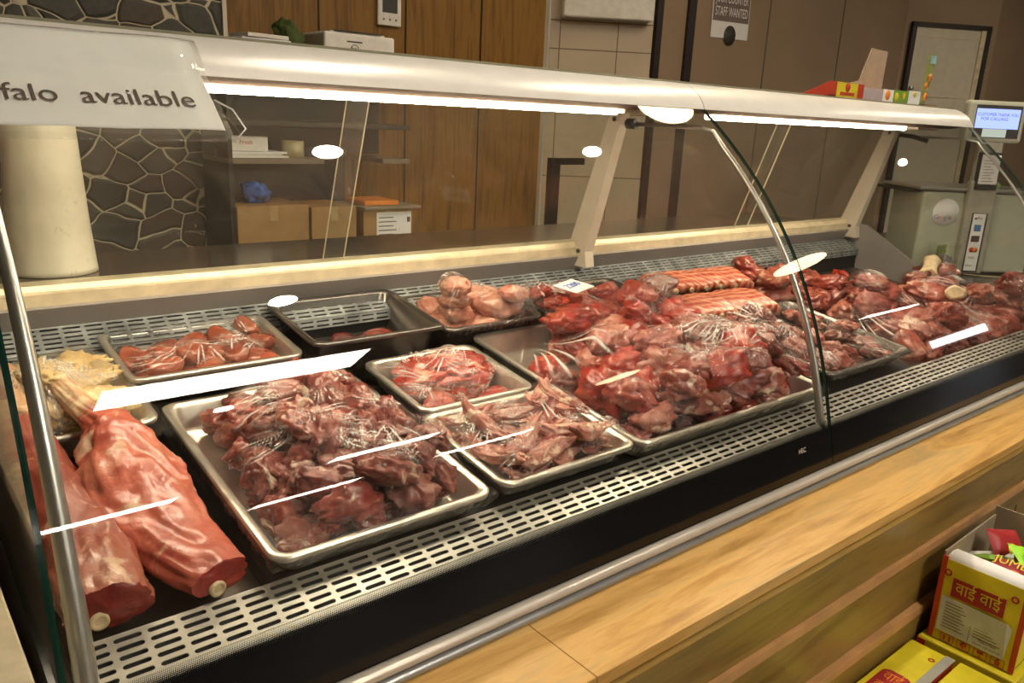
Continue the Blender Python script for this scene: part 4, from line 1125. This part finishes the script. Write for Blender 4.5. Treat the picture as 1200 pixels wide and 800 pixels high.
# hanging dark shelf bracket by the tiled bay
o = thing('wall_bracket', 'dark angled metal bracket in front of the tiled wall', 'bracket', (2.32, 2.55, .802))
MB().box((0, 0, 0), (.05, .03, .262), bev=.001).build('upright', M['darktrim'], o)
MB().box((0, 0, .262), (.19, .03, .29), bev=.001).build('crossbar', M['darktrim'], o)
# air curtain
o = thing('air_curtain', 'long cream air curtain unit over the tiled bay', 'air curtain', tuple(A + d1*.045 - n1*.09 + Vector((0, 0, 1.70))), (0, 0, math.atan2(d1.y, d1.x)))
MB().box((0, 0, 0), (.42, .09, .16), bev=.008).build('housing', M['white'], o)
MB().box((.02, .01, -.004), (.40, .04, .0)).build('air_slot', M['shelf_edge'], o)
# poster
po = thing('paper_notice', 'small staff wanted notice stuck to the taupe wall', 'sign', (3.645, 2.716, 1.80), (0, R(-1.5), 0))
MB().box((-.155, -.0012, -.115), (.155, 0, .24)).build('paper_sheet', M['paper'], po)
MB().box((-.148, -.0020, -.035), (.150, -.0012, .115), bev=.0004).build('text_panel', plain('mauve_print', (.20, .14, .13), .5), po)
l = MB(); text_on(l, 'STAFF WANTED', .062, frame((-.135, -.0026, -.022), (1, 0, 0), (0, 0, 1)), width=.27); text_on(l, 'JUOR COUNTER', .062, frame((-.135, -.0026, .040), (1, 0, 0), (0, 0, 1)), width=.27)
l.build('lettering', M['paper'], po)
MB().lathe([(0, 0), (.06, 0), (.06, .004), (0, .006)], n=24, M=frame((.0, -.001, -.10), (1, 0, 0), (0, 0, 1)) @ Matrix.Scale(.8, 4)).build('dark_disc', M['grey_dark'], po)

# ------------------------------------------------------------------ opened snack carton on the canopy
cb = thing('snack_carton', 'opened printed snack carton lying on the far end of the canopy', 'carton', (1.925, 1.118, 1.3350)); cb.scale = (1.16, 1, 1.15)
b = MB(); b.box((.0, 0, 0), (.52, .14, .003)); b.build('bottom', M['card'], cb)
b = MB(); b.loops([[(-.10, 0, 0), (.0, 0, 0), (.0, 0, .030)], [(-.10, .0015, 0), (.0, .0015, 0), (.0, .0015, .030)]], True, True, True, False); b.build('red_flap', M['red'], cb)
MB().box((-.0, 0, 0), (.03, .002, .031)).build('red_panel', M['red'], cb)
MB().box((.118, -.0004, 0), (.145, .002, .031)).build('red_panel', M['red'], cb)
MB().box((.03, -.0006, 0), (.118, .002, .031)).build('yellow_panel', M['yellow'], cb)
b = MB(); b.box((.045, -.0012, .004), (.105, -.0006, .011)); b.lathe([(0, 0), (.010, 0), (.010, .0006), (0, .0006)], n=16, M=frame((.075, -.0006, .021), (1, 0, 0), (0, 0, 1))); b.build('red_print', M['red'], cb)
MB().box((.145, -.0002, 0), (.235, .002, .026)).build('pale_panel', plain('mauve_grey_card', (.50, .42, .42), .5), cb)
MB().box((.235, -.0002, 0), (.285, .002, .027)).build('cream_panel', M['paper'], cb)
MB().box((.36, -.0002, 0), (.42, .002, .030)).build('cream_panel', M['paper'], cb)
bf = MB()
for x, z, r_ in ((.257, .014, .011),): bf.lathe([(0, 0), (r_, 0), (r_, .0008), (0, .0008)], n=14, M=frame((x, -.0006, z), (1, 0, 0), (0, 0, 1)))
bf.build('food_print', M['orange'], cb)
MB().box((.285, -.0002, 0), (.36, .002, .028)).build('green_panel', M['green'], cb)
bf = MB()
for x, z, r_ in ((.30, .012, .010), (.335, .016, .008), (.39, .022, .007)): bf.lathe([(0, 0), (r_, 0), (r_, .0008), (0, .0008)], n=14, M=frame((x, -.0006, z), (1, 0, 0), (0, 0, 1)))
bf.build('lemon_print', M['yellow'], cb)
b = MB(); b.loops([[(.42, 0, 0), (.45, 0, 0), (.475, 0, .12), (.435, 0, .12)], [(.42, .002, 0), (.45, .002, 0), (.475, .002, .12), (.435, .002, .12)]], True, True, True, False); b.build('upright_flap', plain('olive_print', (.30, .34, .10), .5), cb)
bf = MB()
for x, z, r_ in ((.445, .02, .010), (.44, .045, .009), (.455, .065, .010)): bf.lathe([(0, 0), (r_, 0), (r_, .0008), (0, .0008)], n=14, M=frame((x, -.0004, z), (1, 0, 0), (0, 0, 1)))
bf.build('fruit_print', M['orange'], cb)
MB().box((.442, -.001, .098), (.472, -.0002, .118)).build('blue_corner', plain('pale_blue_print', (.35, .60, .65), .5), cb)
b = MB(); q = [(.22, .02), (.30, .045), (.335, .052), (.355, .095), (.375, .132), (.455, .130), (.45, .0), (.22, .0)]
b.loops([[(x, .135, z) for x, z in q], [(x, .138, z) for x, z in q]], True, True, True, False); b.build('back_flap', plain('pinkish_card', (.48, .36, .26), .7), cb)

# ------------------------------------------------------------------ far counter with weighing scale
fc = thing('far_counter', 'dark counter past the glass case carrying the weighing scale', 'counter')
MB().box((2.63, .665, .80), (4.6, 1.75, .82), bev=.003).build('top', M['counter'], fc)
MB().box((2.66, .69, 0), (4.56, 1.70, .80)).build('carcass', M['darkbox'], fc)
a3 = (.8, -.6, 0); up3 = (0, 0, 1)
S0 = frame((2.697, 1.174, .82), a3, up3)       # local: x along the front, y up, z towards the customer
sc_ = thing('weighing_scale', 'pale green grey weighing scale with a customer display on a pole', 'weighing scale'); 
sc_.matrix_world = S0
MB().box((-.01, .006, -.20), (.375, .262, 0), bev=.008).build('housing', M['scale_body'], sc_)
MB().box((-.03, .264, -.24), (.39, .276, .01), bev=.004).build('weighing_plate', M['alu'], sc_)
MB().box((-.05, .255, -.235), (.06, .263, -.02), bev=.002).build('plate_bracket', M['darktrim'], sc_)
MB().lathe([(0, 0), (.043, 0), (.043, .0012), (0, .0012)], n=48, M=Matrix.Translation((.072, .197, .0005))).build('round_sticker', M['paper'], sc_)
for ch, col, x in (('G', (.05, .2, .75), .034), ('o', (.75, .05, .03), .047), ('o', (.85, .55, .02), .0575), ('g', (.05, .2, .75), .068), ('l', (.05, .45, .12), .0785), ('e', (.75, .05, .03), .0835)):
    l = MB(); text_on(l, ch, .021, Matrix.Translation((x, .170, .0022))); l.build('sticker_letter', plain('sticker_ink_%d' % int(x*1000), col, .5, 0, 0), sc_)
MB().box((.125, .004, .0), (.215, .30, .022), bev=.004).box((.135, .28, -.01), (.212, .46, .012), bev=.004).build('display_pole', plain('warm_grey_plastic', (.42, .40, .32), .4), sc_)
MB().box((.148, .01, .0225), (.198, .20, .0245)).build('card_strip_backing', M['grey_dark'], sc_)
MB().box((.151, .014, .0247), (.192, .198, .0257)).build('card_strip', M['paper'], sc_)
l = MB(); l.box((.160, .142, .0259), (.182, .163, .0264)); l.build('blue_card_logo', plain('card_blue', (.05, .22, .50), .4), sc_)
l = MB(); l.box((.157, .108, .0259), (.184, .128, .0264)); l.lathe([(0, 0), (.0035, 0), (.0035, .0005), (0, .0005)], n=12, M=Matrix.Translation((.160, .183, .0259))); text_on(l, 'Pay', .013, Matrix.Translation((.165, .178, .0262))); text_on(l, 'VISA', .012, Matrix.Translation((.157, .050, .0262))); text_on(l, 'eftpos', .010, Matrix.Translation((.154, .026, .0262))); l.build('dark_card_logos', M['ink'], sc_)
l = MB(); l.lathe([(0, 0), (.0085, 0), (.0085, .0005), (0, .0005)], n=20, M=Matrix.Translation((.165, .082, .0259))); l.build('red_card_logo', M['red'], sc_)
l = MB(); l.lathe([(0, 0), (.0085, 0), (.0085, .0005), (0, .0005)], n=20, M=Matrix.Translation((.177, .082, .0262))); l.build('orange_card_logo', M['orange'], sc_)
MB().box((.136, .275, .013), (.204, .39, .030), bev=.002).build('receipt_printer', M['grey_dark'], sc_)
MB().box((.140, .292, .0303), (.200, .382, .0312)).build('receipt_paper', M['paper'], sc_)
l = MB()
for k in range(8): l.box((.148, .300 + k*.009, .0314), (.186 - .006*(k % 3), .3022 + k*.009, .0318))
l.build('receipt_print', M['card_grey'], sc_)
# display head
dh = MB(); dh.box((.075, .42, -.02), (.262, .545, .018), bev=.010); dh.build('display_head', M['scale_body'], sc_)
scr = MB(); scr.box((.098, .434, .0185), (.245, .532, .0200)); so = scr.build('display_bezel', M['grey_dark'], sc_)
m_scr = emis('blue_screen', (.30, .38, .95), 1.1)
MB().box((.100, .462, .0202), (.240, .521, .0208)).build('screen', m_scr, sc_)
MB().box((.128, .436, .0202), (.205, .461, .0208)).build('screen_label', emis('pale_screen', (.50, .55, .45), .6), sc_)
l = MB(); text_on(l, 'CUSTOMER THANK YOU', .013, Matrix.Translation((.104, .497, .0211)), width=.130); text_on(l, 'FOR CALLING', .013, Matrix.Translation((.116, .484, .0211)), width=.085); l.build('screen_text', plain('screen_ink', (.08, .06, .25), .5), sc_)
# tip jar with bank note
jr = thing('tip_jar', 'clear plastic jar with a green bank note in front of the scale', 'jar', (2.70, 1.09, .8205))
MB().lathe([(.040, 0), (.043, .004), (.046, .10), (.047, .105), (.045, .105), (.044, .10), (.041, .005), (.0, .004)], n=40).build('jar_wall', M['tapeglass'], jr)
note = MB(); note.box((-.030, .010, .055), (.036, .012, .098)); note.build('bank_note', plain('green_note', (.30, .42, .12), .6, 0, .3, 60), jr)
cr = chunk_bm(520, (.032, .028, .034), .8, .3, 3); me = bpy.data.meshes.new('crumpled_bag'); cr.to_mesh(me); cr.free(); me.materials.append(plain('grey_violet_plastic', (.30, .26, .27), .3, 0, .3, 40))
o = bpy.data.objects.new('crumpled_bag', me); C.objects.link(o); o.parent = jr; o.location = (0, -.004, .042)
text_ = MB(); text_on(text_, '10', .024, frame((.004, .0092, .062), (1, 0, 0), (0, 0, 1))); text_.build('note_number', M['green'], jr)
# string
pts = []
for i in range(90):
    t_ = i/89; a = t_*6*math.pi
    pts.append((2.86 + .018*math.cos(a) + .02*math.sin(a*.37), .93 + .018*math.sin(a) + .012*math.cos(a*.53), .8235 + .002*math.sin(a*1.7) + .0015))
pre = [(2.80, 1.06, .823), (2.815, 1.02, .824), (2.83, .985, .8245)]
o = MB().tube(pre + pts + [(2.90, .95, .824), (2.95, .99, .8235)], .0016, 6).build('string', M['string'], None); tag(o, 'knotted pale string lying on the dark counter below the scale', 'string')
lg = chunk_bm(530, (.014, .012, .012), 1, .2, 3); lb_ = MB(); lb_.merge(lg, Matrix.Translation((0, 0, .011)));
lg = chunk_bm(531, (.012, .012, .010), 1, .2, 3); lb_.merge(lg, Matrix.Translation((.022, 0, .008)))
o = lb_.build('key_tag', M['lime'], None); o.matrix_world = S0 @ Matrix.Translation((.24, .276, -.06)) @ Matrix.Rotation(-math.pi/2, 4, 'X'); tag(o, 'lime green rubber tag on the scale plate', 'tag')

# ------------------------------------------------------------------ snack cartons on the shop floor
yb = R(-20)
up = thing('noodle_carton', 'opened upright yellow carton with red stripes and snack packets inside', 'carton', (1.44, .486, .371), (0, 0, 0))
# the carton's front face runs from its near corner towards -y and slightly +x
fx = Vector((.02, -1, 0)).normalized(); F = frame((0, 0, 0), fx, (0, 0, 1))     # z = fx x up, towards -x (viewer)
up.matrix_world = Matrix.Translation((1.437, .484, .371)) @ F
Wc, Hc, Dc = .140, .158, .24
MB().box((.004, 0, -.003), (Wc, Hc, 0)).build('front_panel', M['yellow'], up)
MB().box((0, 0, -.003), (.009, Hc + .004, .0005)).build('red_stripe', M['red'], up)
MB().box((Wc - .006, 0, -.003), (Wc + .003, Hc, .0005)).build('red_stripe', M['red'], up)
b = MB(); b.box((.0, 0, -Dc), (.003, Hc + .012, -.003)); b.build('side_panel', M['card_grey'], up)
MB().box((Wc - .003, 0, -Dc), (Wc, Hc, -.003)).build('side_panel', M['yellow'], up)
MB().box((.0, 0, -Dc), (Wc, Hc + .03, -Dc + .003)).build('back_panel', M['card_grey'], up)
MB().box((.003, 0, -Dc), (Wc, .003, -.003)).build('bottom_panel', M['card'], up)
b = MB(); fl = [[(.004, Hc, -.001), (Wc, Hc, -.001)], [(.008, Hc + .010, -.018), (Wc, Hc + .008, -.018)], [(.012, Hc + .013, -.026), (Wc, Hc + .011, -.027)]]
b.loops(fl, False); o = b.build('folded_flap', M['paper'], up); md = o.modifiers.new('s', 'SOLIDIFY'); md.thickness = .002
l = MB(); l.box((.024, .092, .0004), (.110, .128, .001)); l.build('red_title_bar', M['darkred'], up)
l = MB(); text_on(l, 'वाई वाई', .030, Matrix.Translation((.030, .096, .0014)), width=.074); l.build('title_lettering', M['yellow'], up)
l = MB(); l.loops([[(.012, .020, .0011), (.124, .018, .0011), (.128, .080, .0014), (.119, .087, .0035), (.012, .088, .0011)], [(.012, .020, .0017), (.124, .018, .0017), (.128, .080, .0020), (.119, .087, .0041), (.012, .088, .0017)]], True, True, True, False); l.build('info_label', plain('grey_label_paper', (.62, .64, .62), .55), up)
l = MB()
for k in range(9): l.box((.020, .030 + k*.006, .0020), (.056 - .004*(k % 3), .0312 + k*.006, .0023)); l.box((.072, .036 + k*.0055, .0020), (.116 - .006*(k % 2), .0372 + k*.0055, .0023))
l.box((.0655, .022, .0020), (.0662, .084, .0023)); text_on(l, 'Made in Nepal', .0075, Matrix.Translation((.082, .030, .0024)), width=.028); text_on(l, 'Not for individual sale', .0062, Matrix.Translation((.074, .0225, .0024)), width=.044)
l.build('label_print', M['ink'], up)
l = MB()
for k in range(4):
    x = .022 + k*.028
    for q in (((x, .001), (x+.022, .002)), ((x, .016), (x+.022, .017)), ((x, .001), (x+.001, .017)), ((x+.021, .001), (x+.022, .017))): l.box((q[0][0], q[0][1], .0004), (q[1][0], q[1][1], .0009))
l.box((.027, .004, .0004), (.030, .014, .0010)).box((.036, .004, .0004), (.039, .014, .0010))
l.lathe([(0, 0), (.0055, 0), (.0055, .0006), (0, .0006)], n=12, M=Matrix.Translation((.061, .010, .0004))).box((.0605, .003, .0004), (.0615, .008, .0010))
l.box((.084, .009, .0004), (.094, .014, .0010)).box((.0885, .004, .0004), (.0895, .009, .001)).box((.086, .003, .0004), (.092, .004, .001))
l.lathe([(0, 0), (.0025, 0), (.0025, .0006), (0, .0006)], n=12, M=Matrix.Translation((.117, .0145, .0004))).box((.113, .003, .0004), (.121, .011, .0010))
l.build('handling_symbols', M['red'], up)
l = MB()
for x in (.014, .122): l.lathe([(.0035, 0), (.0065, 0), (.0065, .0006), (.0035, .0006), (.0035, 0)], n=18, M=Matrix.Translation((x, .134, .0004)))
l.build('round_mark', M['darkred'], up)
# snack packets inside
pk = [('yellow', (.045, .128, -.050), .3, 'yellow snack packet at the near corner inside the open carton'), ('darkred', (.100, .150, -.052), .06, 'red snack packet with big yellow letters by the folded flap'), ('green', (.060, .138, -.105), .9, 'green snack packet in the middle of the open carton'), ('darkred', (.050, .150, -.160), 1.2, 'dark red snack packet leaning on the far wall of the carton'), ('lime', (.105, .150, -.120), -.7, 'pale green snack packet behind the red lettered one'), ('orange', (.095, .125, -.180), .5, 'orange snack packet deep in the open carton'), ('paper', (.040, .120, -.120), .2, 'silvery white snack packet between its coloured neighbours'), ('orange', (.080, .120, -.070), 1.0, 'orange snack packet under the red lettered one')]
for k, (mt, loc, yaw, lb__) in enumerate(pk):
    t_ = thing('snack_packet', lb__, 'snack packet', group='packets in the open carton')
    b = MB(); g = []
    for i in range(15):
        row = []
        for j in range(15):
            u_, v_ = i/14*2-1, j/14*2-1; e = (1-u_**6)*(1-v_**4)
            row.append((u_*.040, v_*.030, .010*e*(1 + .3*noise.noise(Vector((u_*3, v_*3, k))))))
        g.append(row)
    b.grid(g); b.grid([[(x, y, -z*.6) for x, y, z in r] for r in g][::-1]); b.build('wrapper', M[mt], t_)
    l = MB(); l.lathe([(0, 0), (.013, 0), (.013, .0006), (0, .0006)], n=20, M=Matrix.Translation((.0, -.012, .0115))); l.build('printed_spot', M[('red', 'orange', 'paper', 'yellow', 'darkred', 'yellow', 'blue', 'darkred')[k]], t_)
    if k == 1:
        l = MB(); text_on(l, 'JUMBO', .024, Matrix.Translation((-.036, .002, .0130)), width=.072); l.build('lettering', M['yellow'], t_)
    t_.matrix_world = up.matrix_world @ Matrix.Translation(loc) @ frame((0, 0, 0), (1, 0, 0), (0, 0, -1)) @ Euler((R([10, 22, -25, 50, -20, 0, 30, 0][k]), R([5, 0, 15, 10, 20, 0, -20, 10][k]), yaw)).to_matrix().to_4x4()
# lying cartons in front
def flat_carton(x0, x1, y0, y1, z0, z1, label, yaw=0):
    t_ = thing('noodle_carton', label, 'carton', (x0, y0, z0), (0, 0, yaw))
    W_, D_, H_ = x1-x0, y1-y0, z1-z0
    MB().box((0, 0, 0), (W_, D_, H_), bev=.003).build('carton_body', M['yellow'], t_)
    MB().box((-.001, -.001, 0), (W_+.001, .010, H_-.004)).build('red_stripe', M['red'], t_)
    return t_, W_, D_, H_
t_, W_, D_, H_ = flat_carton(1.13, 1.400, .422, .495, .0, .3695, 'yellow carton lying against the wooden front with a red oval mark')
l = MB(); l.loops([rrect(.045, .150, .014, .062, .014, H_ + .0003), rrect(.045, .150, .014, .062, .014, H_ + .0009)], True, False, True); l.build('red_badge', M['darkred'], t_)
l = MB(); text_on(l, 'वाई', .034, frame((.112, .054, H_ + .0013), (0, -1, 0), (1, 0, 0)), width=.030); text_on(l, 'वाई', .034, frame((.078, .055, H_ + .0013), (0, -1, 0), (1, 0, 0)), width=.034); l.build('lettering', M['orange'], t_)
l = MB(); l.lathe([(.003, 0), (.0055, 0), (.0055, .0006), (.003, .0006), (.003, 0)], n=18, M=Matrix.Translation((.235, .022, H_ + .0003))); l.build('round_mark', M['darkred'], t_)
MB().box((0, -.004, H_ - .0006), (W_, .012, H_ + .0008)).build('packing_tape', plain('grey_tape', (.36, .36, .30), .35), t_)
t2_, W_, D_, H_ = flat_carton(1.13, 1.405, .30, .412, .0, .3690, 'second yellow carton next to the taped one away from the boards')
MB().box((1.43 - 1.13, .01, .0), (1.44 - 1.13, .02, .01)).build('torn_edge', M['card'], t2_)
st = thing('noodle_carton', 'yellow carton under the opened upright one', 'carton', (1.425, .33, 0))
MB().box((0, 0, 0), (.26, .165, .368), bev=.003).build('carton_body', M['yellow'], st)
MB().box((-.001, .15, 0), (.262, .166, .364)).build('red_stripe', M['red'], st)
